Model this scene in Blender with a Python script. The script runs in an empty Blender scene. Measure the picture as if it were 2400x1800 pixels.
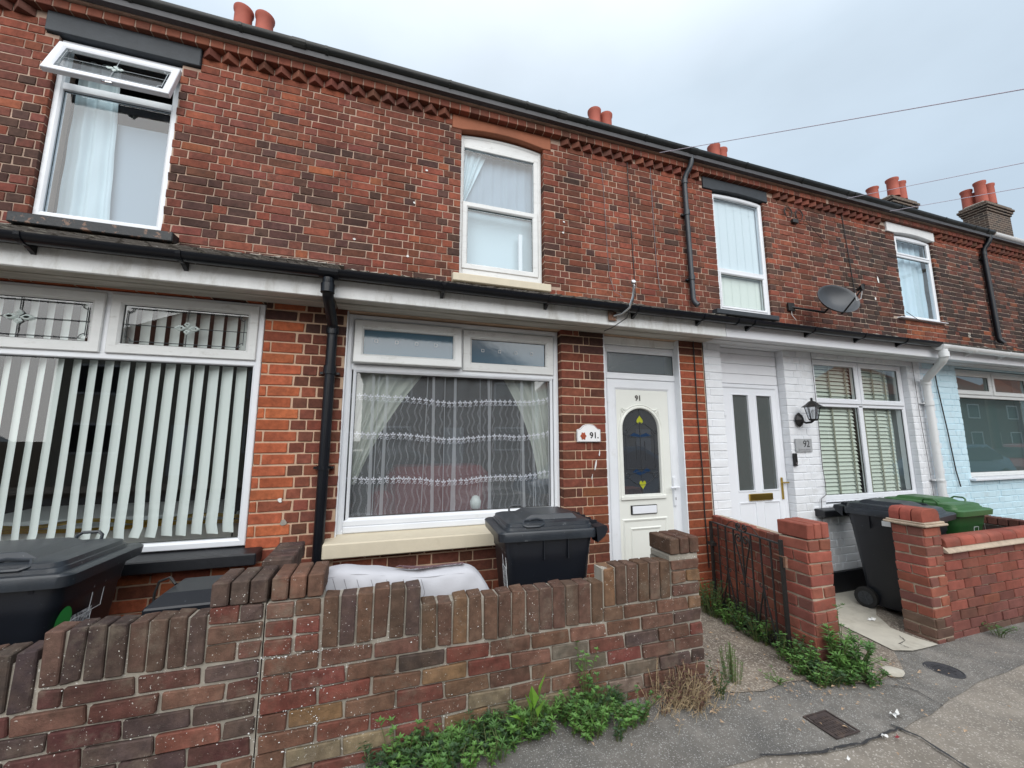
import bpy, math, random
from mathutils import Vector, Matrix, noise
R=math.radians; PI=math.pi
S=bpy.context.scene
# ------------------------------------------------------------------ camera
cam=bpy.data.cameras.new('camera'); co=bpy.data.objects.new('camera',cam); S.collection.objects.link(co)
co.location=(0,0,1.5); co.rotation_euler=(R(90+7.92),0,R(-17.94))
cam.sensor_width=36; cam.lens=930/2400*36; cam.clip_start=0.05; cam.clip_end=2000
S.camera=co
# ------------------------------------------------------------------ light
SUN_EL,SUN_AZ=R(30),R(190)
w=bpy.data.worlds.new('World'); S.world=w; w.use_nodes=True
nt=w.node_tree; N=nt.nodes; L=nt.links; N.clear()
def wn(t,**k):
    n=N.new(t)
    for a,b in k.items(): setattr(n,a,b)
    return n
out=wn('ShaderNodeOutputWorld'); bg=wn('ShaderNodeBackground'); sky=wn('ShaderNodeTexSky',sky_type='NISHITA')
sky.sun_disc=False; sky.sun_elevation=SUN_EL; sky.sun_rotation=SUN_AZ; sky.air_density=1.0; sky.dust_density=2.0
tc=wn('ShaderNodeTexCoord'); sep=wn('ShaderNodeSeparateXYZ'); L.new(tc.outputs['Generated'],sep.inputs[0])
elev=wn('ShaderNodeValToRGB'); L.new(sep.outputs[2],elev.inputs[0])
e=elev.color_ramp.elements
e[0].position=0.0; e[0].color=(.25,.31,.37,1)
e[1].position=1.0; e[1].color=(.75,.78,.82,1)
for q,c in ((.2,(.27,.335,.40,1)),(.42,(.30,.365,.43,1)),(.66,(.345,.405,.465,1))):
    x=e.new(q); x.color=c
mp=wn('ShaderNodeMapping'); L.new(tc.outputs['Generated'],mp.inputs[0]); mp.inputs['Scale'].default_value=(1,1,2.2)
nz=wn('ShaderNodeTexNoise'); nz.inputs['Scale'].default_value=1.7; nz.inputs['Detail'].default_value=5; nz.inputs['Roughness'].default_value=.5
L.new(mp.outputs[0],nz.inputs[0])
mr=wn('ShaderNodeMapRange'); mr.inputs[1].default_value=.3; mr.inputs[2].default_value=.7; mr.inputs[3].default_value=7.8; mr.inputs[4].default_value=9.5
L.new(nz.outputs[0],mr.inputs[0])
mul=wn('ShaderNodeVectorMath',operation='SCALE'); L.new(elev.outputs[0],mul.inputs[0]); L.new(mr.outputs[0],mul.inputs['Scale'])
mix=wn('ShaderNodeMix',data_type='RGBA'); mix.inputs[0].default_value=.96
L.new(sky.outputs[0],mix.inputs[6]); L.new(mul.outputs[0],mix.inputs[7])
L.new(mix.outputs[2],bg.inputs[0]); bg.inputs[1].default_value=.1; L.new(bg.outputs[0],out.inputs[0])
sd=bpy.data.lights.new('sun','SUN'); sd.energy=1.5; sd.angle=R(75); sd.color=(1,.97,.93)
so=bpy.data.objects.new('sun',sd); S.collection.objects.link(so)
dv=Vector((math.sin(SUN_AZ)*math.cos(SUN_EL),math.cos(SUN_AZ)*math.cos(SUN_EL),math.sin(SUN_EL)))
so.rotation_euler=dv.to_track_quat('Z','Y').to_euler()
S.view_settings.view_transform='Standard'; S.view_settings.look='None'; S.view_settings.exposure=1.25; S.view_settings.gamma=1
S.view_settings.use_curve_mapping=False
S.render.engine='CYCLES'
try:
    S.cycles.max_bounces=8; S.cycles.transparent_max_bounces=24; S.cycles.diffuse_bounces=3; S.cycles.glossy_bounces=4
    S.cycles.use_denoising=True; S.cycles.caustics_reflective=False; S.cycles.caustics_refractive=False
except Exception: pass
# ------------------------------------------------------------------ materials
MT={}
def mat(name,col,rough=.6,bump=0,bscale=60,var=0,vscale=8,spec=.5,metal=0,dirt=None,dscale=3,dlo=.5,dhi=.75,col2=None,src=None,specks=None,stretch=None,grain=None,patch=None):
    """principled material; src 'obj' takes object colour, 'attr' the Col attribute"""
    if name in MT: return MT[name]
    m=bpy.data.materials.new(name); m.use_nodes=True; MT[name]=m
    t=m.node_tree; n=t.nodes; l=t.links; b=n['Principled BSDF']
    b.inputs['Roughness'].default_value=rough; b.inputs['Metallic'].default_value=metal
    b.inputs['Specular IOR Level'].default_value=spec
    geo=n.new('ShaderNodeNewGeometry'); pos=geo.outputs['Position']
    if stretch:
        mp=n.new('ShaderNodeMapping'); l.new(pos,mp.inputs[0]); mp.inputs['Scale'].default_value=stretch; pos=mp.outputs[0]
    def noi(sc,det=4,ro=.6,p=None):
        x=n.new('ShaderNodeTexNoise'); x.inputs['Scale'].default_value=sc; x.inputs['Detail'].default_value=det
        x.inputs['Roughness'].default_value=ro; l.new(p or pos,x.inputs[0]); return x.outputs[0]
    if src=='obj': x=n.new('ShaderNodeObjectInfo'); c=x.outputs['Color']
    elif src=='attr': x=n.new('ShaderNodeAttribute'); x.attribute_name='Col'; c=x.outputs['Color']
    else: x=n.new('ShaderNodeRGB'); x.outputs[0].default_value=(*col,1); c=x.outputs[0]
    def mixc(f,a,bb,mode='MIX'):
        q=n.new('ShaderNodeMix'); q.data_type='RGBA'; q.blend_type=mode
        for s,v in ((q.inputs[0],f),(q.inputs[6],a),(q.inputs[7],bb)):
            if isinstance(v,(int,float)): s.default_value=v
            elif isinstance(v,tuple): s.default_value=(*v,1)
            else: l.new(v,s)
        return q.outputs[2]
    def rng(v,a,b2,lo=0,hi=1):
        q=n.new('ShaderNodeMapRange'); q.inputs[1].default_value=a; q.inputs[2].default_value=b2
        q.inputs[3].default_value=lo; q.inputs[4].default_value=hi; l.new(v,q.inputs[0]); return q.outputs[0]
    if col2: c=mixc(rng(noi(dscale*1.7,5),.4,.6,0,1 if name=='sticker_print' else .38),c,col2)
    if var:
        v=rng(noi(vscale,6,.65),.25,.75,1-var,1+var)
        q=n.new('ShaderNodeVectorMath'); q.operation='SCALE'; l.new(c,q.inputs[0]); l.new(v,q.inputs['Scale']); c=q.outputs[0]
    if patch:
        ps,lo,hi,zs=patch; mp2=n.new('ShaderNodeMapping'); l.new(geo.outputs['Position'],mp2.inputs[0]); mp2.inputs['Scale'].default_value=(1,1,zs)
        v=rng(noi(ps,4,.6,mp2.outputs[0]),.3,.7,lo,hi)
        q=n.new('ShaderNodeVectorMath'); q.operation='SCALE'; l.new(c,q.inputs[0]); l.new(v,q.inputs['Scale']); c=q.outputs[0]
    if dirt: c=mixc(rng(noi(dscale,6,.7),dlo,dhi),c,dirt)
    if grain:
        gs,gc,glo,ghi=grain
        vo=n.new('ShaderNodeTexVoronoi'); vo.inputs['Scale'].default_value=gs; l.new(geo.outputs['Position'],vo.inputs[0])
        sepc=n.new('ShaderNodeSeparateColor'); l.new(vo.outputs['Color'],sepc.inputs[0])
        c=mixc(rng(sepc.outputs[0],glo,ghi),c,gc)
    if specks:
        sc,colr,th=specks
        a=rng(noi(sc,2,.5,geo.outputs['Position']),th,th+.03); bb=rng(noi(sc*.12,3,.5,geo.outputs['Position']),.45,.62)
        q=n.new('ShaderNodeMath'); q.operation='MULTIPLY'; l.new(a,q.inputs[0]); l.new(bb,q.inputs[1])
        c=mixc(q.outputs[0],c,colr)
    l.new(c,b.inputs['Base Color'])
    if bump:
        bp=n.new('ShaderNodeBump'); bp.inputs['Strength'].default_value=bump; bp.inputs['Distance'].default_value=.004
        l.new(noi(bscale,6,.7),bp.inputs['Height']); l.new(bp.outputs[0],b.inputs['Normal'])
    return m
def glassmat(name,tint=(1,1,1),rough=0.0,refl=1.35,bump=0,bscale=90,op=0,opc=(.5,.5,.5)):
    m=bpy.data.materials.new(name); m.use_nodes=True; MT[name]=m
    t=m.node_tree; n=t.nodes; l=t.links; n.clear()
    o=n.new('ShaderNodeOutputMaterial'); tr=n.new('ShaderNodeBsdfTransparent'); tr.inputs[0].default_value=(*tint,1)
    gl=n.new('ShaderNodeBsdfGlossy'); gl.inputs['Roughness'].default_value=rough
    fr=n.new('ShaderNodeLayerWeight'); fr.inputs[0].default_value=.5          # same reflectance from both sides of the thin pane
    pw=n.new('ShaderNodeMath'); pw.operation='POWER'; pw.inputs[1].default_value=4.0; l.new(fr.outputs['Facing'],pw.inputs[0])
    mu=n.new('ShaderNodeMath'); mu.operation='MULTIPLY_ADD'; mu.inputs[1].default_value=.85; mu.inputs[2].default_value=.075*refl; mu.use_clamp=True
    l.new(pw.outputs[0],mu.inputs[0])
    base=tr.outputs[0]
    if op:
        df=n.new('ShaderNodeBsdfDiffuse'); df.inputs[0].default_value=(*opc,1); mx=n.new('ShaderNodeMixShader'); mx.inputs[0].default_value=op
        l.new(tr.outputs[0],mx.inputs[1]); l.new(df.outputs[0],mx.inputs[2]); base=mx.outputs[0]
    m2=n.new('ShaderNodeMixShader'); l.new(mu.outputs[0],m2.inputs[0]); l.new(base,m2.inputs[1]); l.new(gl.outputs[0],m2.inputs[2])
    if bump:
        nz=n.new('ShaderNodeTexNoise'); nz.inputs['Scale'].default_value=bscale; ge=n.new('ShaderNodeNewGeometry'); l.new(ge.outputs['Position'],nz.inputs[0])
        bp=n.new('ShaderNodeBump'); bp.inputs['Strength'].default_value=bump; bp.inputs['Distance'].default_value=.003
        l.new(nz.outputs[0],bp.inputs['Height']); l.new(bp.outputs[0],gl.inputs['Normal']); l.new(bp.outputs[0],fr.inputs['Normal'])
    l.new(m2.outputs[0],o.inputs[0]); return m
def clothmat(name,col,alpha,trans=.35):
    m=bpy.data.materials.new(name); m.use_nodes=True; MT[name]=m
    t=m.node_tree; n=t.nodes; l=t.links; n.clear()
    o=n.new('ShaderNodeOutputMaterial'); tr=n.new('ShaderNodeBsdfTransparent')
    d=n.new('ShaderNodeBsdfDiffuse'); d.inputs[0].default_value=(*col,1); tl=n.new('ShaderNodeBsdfTranslucent'); tl.inputs[0].default_value=(*col,1)
    a=n.new('ShaderNodeMixShader'); a.inputs[0].default_value=trans; l.new(d.outputs[0],a.inputs[1]); l.new(tl.outputs[0],a.inputs[2])
    b=n.new('ShaderNodeMixShader'); b.inputs[0].default_value=alpha; l.new(tr.outputs[0],b.inputs[1]); l.new(a.outputs[0],b.inputs[2])
    l.new(b.outputs[0],o.inputs[0]); return m
# bricks (colour of each brick comes from the object or the Col attribute)
SPK=(95,(.75,.72,.66),.72)
for s in ('obj','attr'):
    mat('house_brick_'+s,(0,0,0),.85,.5,90,.36,26,.25,dirt=(.040,.026,.021),dscale=5,dlo=.54,dhi=.9,src=s,specks=(160,(.7,.66,.6),.80),patch=(1.3,.68,1.22,.6))
    mat('garden_brick_'+s,(0,0,0),.85,1.0,150,.45,20,.25,col2=(.105,.068,.048),dirt=(.20,.165,.125),dscale=6,dlo=.54,dhi=.84,src=s,specks=(120,(.66,.63,.57),.68),patch=(2.6,.78,1.25,1))
    mat('plain_brick_'+s,(0,0,0),.8,.6,90,.22,14,.3,dirt=(.13,.07,.05),dscale=5,dlo=.55,dhi=.85,src=s,specks=(110,(.6,.55,.5),.76),patch=(3.0,.82,1.18,1))
    mat('painted_brick_'+s,(0,0,0),.5,.7,38,.07,6,.4,dirt=(.40,.40,.37),dscale=3,dlo=.56,dhi=.92,src=s)
mat('mortar_upper',(.45,.32,.245),.9,.6,120,.15,12,dirt=(.22,.16,.125),dscale=1.8,dlo=.44,dhi=.74)
mat('mortar_soot',(.44,.35,.28),.9,.6,120,.2,12,dirt=(.14,.10,.08),dscale=2.5,dlo=.45,dhi=.75)
mat('mortar_lower',(.52,.36,.25),.9,.6,120,.12,12,dirt=(.3,.2,.14),dscale=2.2,dlo=.55,dhi=.85)
mat('mortar_garden',(.38,.345,.29),.95,.9,140,.3,20,dirt=(.16,.145,.115),dscale=5,dlo=.45,dhi=.75,specks=(100,(.8,.78,.74),.64))
mat('mortar_new',(.46,.37,.28),.95,.8,140,.2,20,dirt=(.2,.15,.11),dscale=4,dlo=.5,dhi=.8)
mat('mortar_white',(.74,.76,.79),.6,.5,60,.04)
mat('mortar_blue',(.54,.72,.80),.6,.5,60,.04)
mat('upvc',(.74,.76,.79),.28,0,50,.05,3,.5,dirt=(.50,.48,.44),dscale=5,dlo=.62,dhi=1.0)
mat('upvc_dirty',(.66,.67,.66),.35,0,50,.08,4,.5,dirt=(.30,.28,.24),dscale=7,dlo=.56,dhi=.9,stretch=(1,1,3))
mat('upvc_clean',(.77,.79,.83),.25,0,50,.02,3,.5)
mat('door_white',(.74,.75,.70),.3,0,50,.03,3,.5)
mat('gasket',(.03,.03,.03),.5)
mat('paint_board',(.80,.81,.80),.55,.3,40,.08,5,.4,dirt=(.45,.43,.38),dscale=3.6,dlo=.50,dhi=.80,stretch=(2.2,1,.8))
mat('paint_clean',(.78,.79,.82),.5,.2,40,.03,5,.4,dirt=(.5,.5,.5),dscale=3,dlo=.65,dhi=.95)
mat('soffit_wood',(.52,.50,.45),.7,.4,50,.15,6,.3,dirt=(.30,.28,.23),dscale=4,dlo=.45,dhi=.7,stretch=(.4,5,2))
mat('soffit_clean',(.60,.61,.62),.7,.2,50,.05,6,.3)
mat('gutter_black',(.005,.006,.009),.30,.1,30,.2,8,.35,dirt=(.012,.012,.012),dscale=9,dlo=.6,dhi=.9)
mat('gutter_grey',(.012,.014,.014),.35,.15,30,.3,5,.45,dirt=(.045,.046,.04),dscale=4,dlo=.5,dhi=.9)
mat('gutter_white',(.72,.73,.73),.35,.1,30,.05,5,.5,dirt=(.40,.39,.34),dscale=5,dlo=.6,dhi=.95)
mat('pipe_grey',(.028,.033,.040),.4,.1,30,.2,8,.5)
mat('terracotta_paint',(.31,.112,.060),.75,.35,35,.10,7,.3,dirt=(.19,.075,.045),dscale=4,dlo=.5,dhi=.9)
mat('lintel_grey',(.034,.040,.047),.6,.4,50,.2,10,.4)
mat('lintel_white',(.70,.71,.71),.7,.8,25,.06)
mat('sill_black',(.010,.011,.014),.45,.5,40,.3,10,.5,dirt=(.025,.025,.026),dscale=9,dlo=.55,dhi=.9)
mat('sill_peeling',(.014,.016,.018),.5,.8,40,.3,10,.5,dirt=(.18,.10,.065),dscale=14,dlo=.56,dhi=.62)
mat('sill_cream',(.62,.55,.42),.6,.25,40,.06,10,.4,dirt=(.45,.39,.28),dscale=5,dlo=.6,dhi=.9)
mat('chimney_pot',(.36,.095,.065),.7,.3,20,.12,6,.3)
mat('cement',(.33,.30,.26),.95,.9,60,.25,14,.2,dirt=(.2,.19,.16),dscale=8,dlo=.5,dhi=.8)
mat('roof_tile',(.060,.052,.044),.9,.9,50,.35,14,.2,dirt=(.20,.19,.15),dscale=10,dlo=.55,dhi=.75,specks=(60,(.7,.68,.62),.70))
mat('slate',(.06,.06,.065),.6,.3,20,.2)
mat('room_wall',(.20,.18,.16),.9)
mat('room_dark',(.06,.055,.05),.9)
mat('blind_fabric',(.80,.84,.83),.8,.1,200)
mat('blind_sage',(.64,.68,.63),.6,.05,30)
mat('blind_cord',(.27,.27,.22),.8)
mat('curtain_white',(.72,.74,.74),.9,.1,80)
mat('brass',(.62,.42,.10),.3,0,metal=1)
mat('chrome',(.6,.6,.6),.25,0,metal=1)
mat('rust',(.20,.10,.06),.8,.6,40,.3,dirt=(.35,.32,.28),dscale=30)
mat('black_metal',(.010,.009,.009),.5,.4,60,.3,20,.5,dirt=(.09,.04,.02),dscale=25,dlo=.62,dhi=.8)
mat('lead',(.05,.055,.06),.4)
mat('lead_light',(.35,.38,.40),.4)
mat('bevel_glass',(.62,.70,.68),.15)
mat('yellow_glass',(.38,.40,.03),.2)
mat('blue_glass',(.012,.035,.085),.2)
mat('green_glass',(.02,.13,.11),.2)
mat('bin_black',(.008,.010,.015),.42,.12,120,.15,4,.5,specks=(60,(.05,.06,.07),.72),dirt=(.014,.018,.024),dscale=7,dlo=.6,dhi=.95)
mat('bin_lid',(.019,.024,.031),.34,.12,120,.35,5,.5,specks=(45,(.12,.13,.14),.68),dirt=(.036,.041,.048),dscale=6,dlo=.5,dhi=.9)
mat('bin_green',(.018,.075,.020),.42,.12,120,.12,4,.5)
mat('bin_green_lid',(.045,.13,.042),.38,.12,120,.15,4,.5)
mat('tyre',(.012,.012,.012),.8)
mat('sticker_white',(.70,.72,.73),.5)
mat('sticker_green',(.02,.30,.06),.45)
mat('sticker_print',(.03,.04,.05),.5,col2=(.62,.66,.68),dscale=42)
mat('mattress',(.52,.52,.55),.85,.25,110,.04,5,.2,dirt=(.48,.48,.52),dscale=4,dlo=.6,dhi=.9)
mat('mattress_stain',(.16,.09,.10),.9,.5,60,.4,30)
mat('dish_grey',(.05,.055,.062),.42,.05,60,.1,5,.5)
mat('cable_black',(.02,.02,.02),.6)
mat('cable_white',(.6,.6,.6),.6)
mat('wire_grey',(.34,.31,.37),.6); mat('cable_grey',(.16,.15,.16),.6)
mat('plaque_white',(.80,.80,.80),.2)
mat('text_black',(.01,.01,.01),.4)
mat('text_metal',(.13,.12,.11),.4,metal=.6)
mat('flower_red',(.35,.07,.03),.4,0,50,.6,60)
mat('slate_plaque',(.36,.37,.38),.25,0,50,.12,20)
mat('asphalt',(.202,.187,.167),.95,1.0,170,.3,9,.2,dirt=(.125,.12,.112),dscale=1.9,dlo=.42,dhi=.66,patch=(.9,.80,1.18,1),grain=(230,(.46,.45,.43),.86,1.0))
mat('footway',(.27,.238,.200),.95,1.0,150,.22,6,.2,dirt=(.19,.172,.15),dscale=2.4,dlo=.46,dhi=.7,patch=(1.1,.82,1.12,1),grain=(170,(.52,.48,.43),.84,1.0))
mat('aggregate',(.24,.20,.16),.97,1.0,130,.25,8,.2,dirt=(.12,.10,.085),dscale=2.2,dlo=.45,dhi=.7,grain=(120,(.46,.41,.35),.66,.99))
mat('concrete',(.50,.47,.40),.9,.5,60,.10,7,.2,dirt=(.28,.25,.2),dscale=2.5,dlo=.5,dhi=.75)
mat('soil',(.085,.065,.048),1,1,60,.4,20,.1)
mat('tar',(.034,.034,.036),.6,.6,60,.3,20)
mat('cast_iron',(.060,.046,.043),.8,1,70,.3,20,.3,dirt=(.14,.10,.08),dscale=18)
mat('cast_iron_black',(.05,.05,.055),.7,1,70,.3,20,.3)
mat('road',(.07,.07,.072),.95,.8,120,.2,6)
mat('leaf_green',(.095,.205,.042),.5,0,50,.4,30,.4)
mat('leaf_mid',(.065,.15,.035),.55,0,50,.4,30,.4)
mat('leaf_dark',(.034,.075,.026),.6,0,50,.4,30,.4)
mat('leaf_bright',(.17,.34,.045),.45,0,50,.2,30,.4)
mat('leaf_red',(.10,.045,.03),.6,0,50,.5,30)
mat('straw',(.36,.27,.16),.9,0,50,.4,40)
mat('dry_leaf',(.40,.28,.18),.9,0,50,.5,60)
mat('stem',(.10,.12,.04),.7)
mat('litter',(.72,.72,.70),.8,0,50,.1,30)
mat('tyre_red',(.25,.03,.04),.8)
mat('sofa_red',(.12,.012,.016),.9)
mat('car_blue',(.03,.12,.22),.15,spec=.8); mat('car_red',(.22,.02,.02),.15,spec=.8); mat('car_grey',(.12,.13,.14),.15,spec=.8)
mat('render_cream',(.50,.46,.38),.9,.2); mat('roof_orange',(.28,.10,.06),.9,.3,30,.2); mat('opposite_brick',(.14,.075,.055),.9,.3,40,.2)
mat('tree_leaf',(.045,.085,.025),.6,0,50,.4,4); mat('bark',(.10,.08,.06),.95,.8,30)
GL=glassmat('glass'); GLU=glassmat('glass_upper',(.90,.96,1),0,1.1); GD=glassmat('glass_dim',(.92,.95,.94),0,1.1)
GF=glassmat('glass_frosted',(.35,.45,.48),.22,1.8,.6,70,.45,(.16,.20,.21)); GF92=glassmat('glass_obscured',(.4,.46,.44),.25,1.2,.3,50,.6,(.13,.15,.145))
GT=glassmat('glass_toplight',(.45,.62,.70),.10,1.0,.15,20,.75,(.085,.17,.235)); GDK=glassmat('glass_dark',(.30,.31,.32),0,1.5,0,1,.6,(.075,.08,.09))  # the dark door glass has its grey reflection painted into the diffuse colour
G93=glassmat('glass_93',(.7,.8,.8),0,1.5,0,1,.35,(.14,.19,.19)); GL92=glassmat('glass_clear92',(.94,.98,.95),0,1.3)
NET=clothmat('net',(.74,.80,.84),.20,.3); NETD=clothmat('net_dense',(.78,.82,.86),.42,.4); LACE=clothmat('lace',(.86,.88,.96),.85,.3)
DRAPE=clothmat('drape_cream',(.68,.74,.65),.80,.25); BLW=clothmat('blind_white',(.88,.92,.91),1,.08); SHEER=clothmat('sheer_white',(.62,.73,.76),.97,.12); SHEER2=clothmat('sheer_grey',(.40,.47,.53),.98,.2)
SHEERB=clothmat('sheer_blue',(.78,.90,.94),.98,.1)
# ------------------------------------------------------------------ mesh builder
WL={}
COL=S.collection
class MB:
    def __init__(s): s.v=[]; s.f=[]; s.c=[]
    def add(s,vs,fs,col=None):
        o=len(s.v); s.v+= [tuple(q) for q in vs]; s.f+=[tuple(i+o for i in f) for f in fs]
        if col is not None: s.c+=[col]*len(fs)
        return s
    def box(s,x0,x1,y0,y1,z0,z1,bev=0,col=None):
        if bev: 
            v,f=bevbox(x1-x0,y1-y0,z1-z0,bev); c=((x0+x1)/2,(y0+y1)/2,(z0+z1)/2)
            return s.add([(a+c[0],b+c[1],d+c[2]) for a,b,d in v],f,col)
        return s.add([(x0,y0,z0),(x1,y0,z0),(x1,y1,z0),(x0,y1,z0),(x0,y0,z1),(x1,y0,z1),(x1,y1,z1),(x0,y1,z1)],
            [(0,3,2,1),(4,5,6,7),(0,1,5,4),(1,2,6,5),(2,3,7,6),(3,0,4,7)],col)
    def prism(s,pts,y0,y1):   # pts (x,z) anticlockwise seen from -y
        n=len(pts); v=[(x,y0,z) for x,z in pts]+[(x,y1,z) for x,z in pts]
        f=[tuple(range(n)),tuple(range(2*n-1,n-1,-1))]+[(i,i+n,(i+1)%n+n,(i+1)%n) for i in range(n)]
        return s.add(v,f)
    def prismz(s,pts,z0,z1):
        n=len(pts); v=[(x,y,z1) for x,y in pts]+[(x,y,z0) for x,y in pts]
        return s.add(v,[tuple(range(n)),tuple(range(2*n-1,n-1,-1))]+[(i,i+n,(i+1)%n+n,(i+1)%n) for i in range(n)])
    def ring(s,loop,prof,y0=0):
        """closed (x,z) loop, profile of (inset, y)"""
        n=len(loop); nr=[]
        area=sum(loop[i][0]*loop[(i+1)%n][1]-loop[(i+1)%n][0]*loop[i][1] for i in range(n)); sg=1 if area>0 else -1
        for i in range(n):
            a,b,c=loop[i-1],loop[i],loop[(i+1)%n]
            d1=Vector((b[0]-a[0],b[1]-a[1])).normalized(); d2=Vector((c[0]-b[0],c[1]-b[1])).normalized()
            n1=Vector((-d1.y,d1.x))*sg; n2=Vector((-d2.y,d2.x))*sg; m=(n1+n2); m.normalize(); nr.append(m/max(.3,m.dot(n1)))
        v=[]
        for (o,y) in prof: v+=[(loop[i][0]+nr[i].x*o,y0+y,loop[i][1]+nr[i].y*o) for i in range(n)]
        f=[]
        for k in range(len(prof)-1):
            for i in range(n):
                q=(k*n+i,k*n+(i+1)%n,(k+1)*n+(i+1)%n,(k+1)*n+i); f.append(q if sg>0 else q[::-1])
        return s.add(v,f)
    def tube(s,path,r,n=8,cap=True):
        P=[Vector(p) for p in path]; rr=r if isinstance(r,(list,tuple)) else [r]*len(P)
        T=[(P[min(i+1,len(P)-1)]-P[max(i-1,0)]).normalized() for i in range(len(P))]
        u=T[0].orthogonal().normalized(); v=[]
        for i,p in enumerate(P):
            u=(u-T[i]*u.dot(T[i])); 
            if u.length<1e-5: u=T[i].orthogonal()
            u.normalize(); w2=T[i].cross(u)
            v+=[p+(u*math.cos(2*PI*k/n)+w2*math.sin(2*PI*k/n))*rr[i] for k in range(n)]
        f=[(i*n+k,i*n+(k+1)%n,(i+1)*n+(k+1)%n,(i+1)*n+k) for i in range(len(P)-1) for k in range(n)]
        if cap: f+=[tuple(range(n-1,-1,-1)),tuple(range((len(P)-1)*n,len(P)*n))]
        return s.add(v,f)
    def lathe(s,prof,c=(0,0,0),n=16,axis='z'):
        v=[]
        for r,h in prof:
            for k in range(n):
                a=2*PI*k/n; x,y=r*math.cos(a),r*math.sin(a)
                v.append((c[0]+x,c[1]+y,c[2]+h) if axis=='z' else ((c[0]+h,c[1]+x,c[2]+y) if axis=='x' else (c[0]+x,c[1]+h,c[2]+y)))
        f=[(i*n+k,i*n+(k+1)%n,(i+1)*n+(k+1)%n,(i+1)*n+k) for i in range(len(prof)-1) for k in range(n)]
        f+=[tuple(range(n-1,-1,-1)),tuple(range((len(prof)-1)*n,len(prof)*n))]
        return s.add(v,f)
    def loft(s,secs,cap=True):
        n=len(secs[0]); v=[p for q in secs for p in q]
        f=[(i*n+k,i*n+(k+1)%n,(i+1)*n+(k+1)%n,(i+1)*n+k) for i in range(len(secs)-1) for k in range(n)]
        if cap: f+=[tuple(range(n-1,-1,-1)),tuple(range((len(secs)-1)*n,len(secs)*n))]
        return s.add(v,f)
    def quad(s,a,b,c,d): return s.add([a,b,c,d],[(0,1,2,3)])
    def mesh(s,name,c):
        me=bpy.data.meshes.new(name); me.from_pydata([(a-c[0],b-c[1],d-c[2]) for a,b,d in s.v],[],s.f); me.validate(); return me
    def build(s,name,m,parent=None,smooth=False,label=None,cat=None,group=None,kind=None,bevel=0,center=True):
        xs=[q[0] for q in s.v]; ys=[q[1] for q in s.v]; zs=[q[2] for q in s.v]
        c=Vector(((min(xs)+max(xs))/2,(min(ys)+max(ys))/2,min(zs))) if center else Vector((0,0,0))
        me=s.mesh(name,c)
        if s.c:
            at=me.color_attributes.new('Col','FLOAT_COLOR','CORNER'); data=[]
            for p,cc in zip(me.polygons,s.c): data+= list(cc)*p.loop_total
            at.data.foreach_set('color',data)
        me.materials.append(MT[m] if isinstance(m,str) else m)
        if smooth:
            me.polygons.foreach_set('use_smooth',[True]*len(me.polygons))
            if smooth!=2:
                try: me.set_sharp_from_angle(angle=R(38))
                except Exception: pass
        o=bpy.data.objects.new(name,me); COL.objects.link(o); put(o,c,parent)
        if bevel:
            b=o.modifiers.new('b','BEVEL'); b.width=bevel; b.segments=1; b.limit_method='ANGLE'
        return tag(o,label,cat,group,kind)
def put(o,c,parent):
    if parent: o.parent=parent; o.location=Vector(c)-WL[parent.name]
    else: o.location=c
    WL[o.name]=Vector(c)
def tag(o,label=None,cat=None,group=None,kind=None):
    for k,v in (('label',label),('category',cat),('group',group),('kind',kind)):
        if v: o[k]=v
    return o
def thing(name,loc,label,cat,group=None,rz=None):
    """Empty at the base; rz given means parts are laid out in its own frame"""
    o=bpy.data.objects.new(name,None); COL.objects.link(o); o.location=loc; o.empty_display_size=.1
    WL[o.name]=Vector(loc) if rz is None else Vector((0,0,0))
    if rz is not None: o.rotation_euler=(0,0,rz)
    return tag(o,label,cat,group)
def part(name,loc,parent):
    o=bpy.data.objects.new(name,None); COL.objects.link(o); put(o,loc,parent); o.empty_display_size=.1; return o
def bevbox(l,d,h,b):
    v=[];X,Y,Z=l/2,d/2,h/2
    for sx in(-1,1):
        for sy in(-1,1):
            for sz in(-1,1):
                v+=[(sx*X,sy*(Y-b),sz*(Z-b)),(sx*(X-b),sy*Y,sz*(Z-b)),(sx*(X-b),sy*(Y-b),sz*Z)]
    I=lambda a,b2,c,k:(((a>0)*4+(b2>0)*2+(c>0))*3+k)
    f=[]
    for s in(-1,1):
        q=[I(s,-1,-1,0),I(s,1,-1,0),I(s,1,1,0),I(s,-1,1,0)]; f.append(tuple(q if s>0 else q[::-1]))
        q=[I(-1,s,-1,1),I(1,s,-1,1),I(1,s,1,1),I(-1,s,1,1)]; f.append(tuple(q[::-1] if s>0 else q))
        q=[I(-1,-1,s,2),I(1,-1,s,2),I(1,1,s,2),I(-1,1,s,2)]; f.append(tuple(q if s>0 else q[::-1]))
    for a in(-1,1):
        for c in(-1,1):
            q=[I(a,c,-1,0),I(a,c,-1,1),I(a,c,1,1),I(a,c,1,0)]; f.append(tuple(q if a*c<0 else q[::-1]))
            q=[I(a,-1,c,0),I(a,1,c,0),I(a,1,c,2),I(a,-1,c,2)]; f.append(tuple(q if a*c<0 else q[::-1])[::-1] if False else tuple(q if a*c<0 else q[::-1]))
            q=[I(-1,a,c,1),I(1,a,c,1),I(1,a,c,2),I(-1,a,c,2)]; f.append(tuple(q if a*c>0 else q[::-1]))
            for z in(-1,1):
                if z==1 or True:
                    pass
    for a in(-1,1):
        for b2 in(-1,1):
            for c in(-1,1):
                q=[I(a,b2,c,0),I(a,b2,c,1),I(a,b2,c,2)]; f.append(tuple(q if a*b2*c>0 else q[::-1]))
    return v,f
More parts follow.
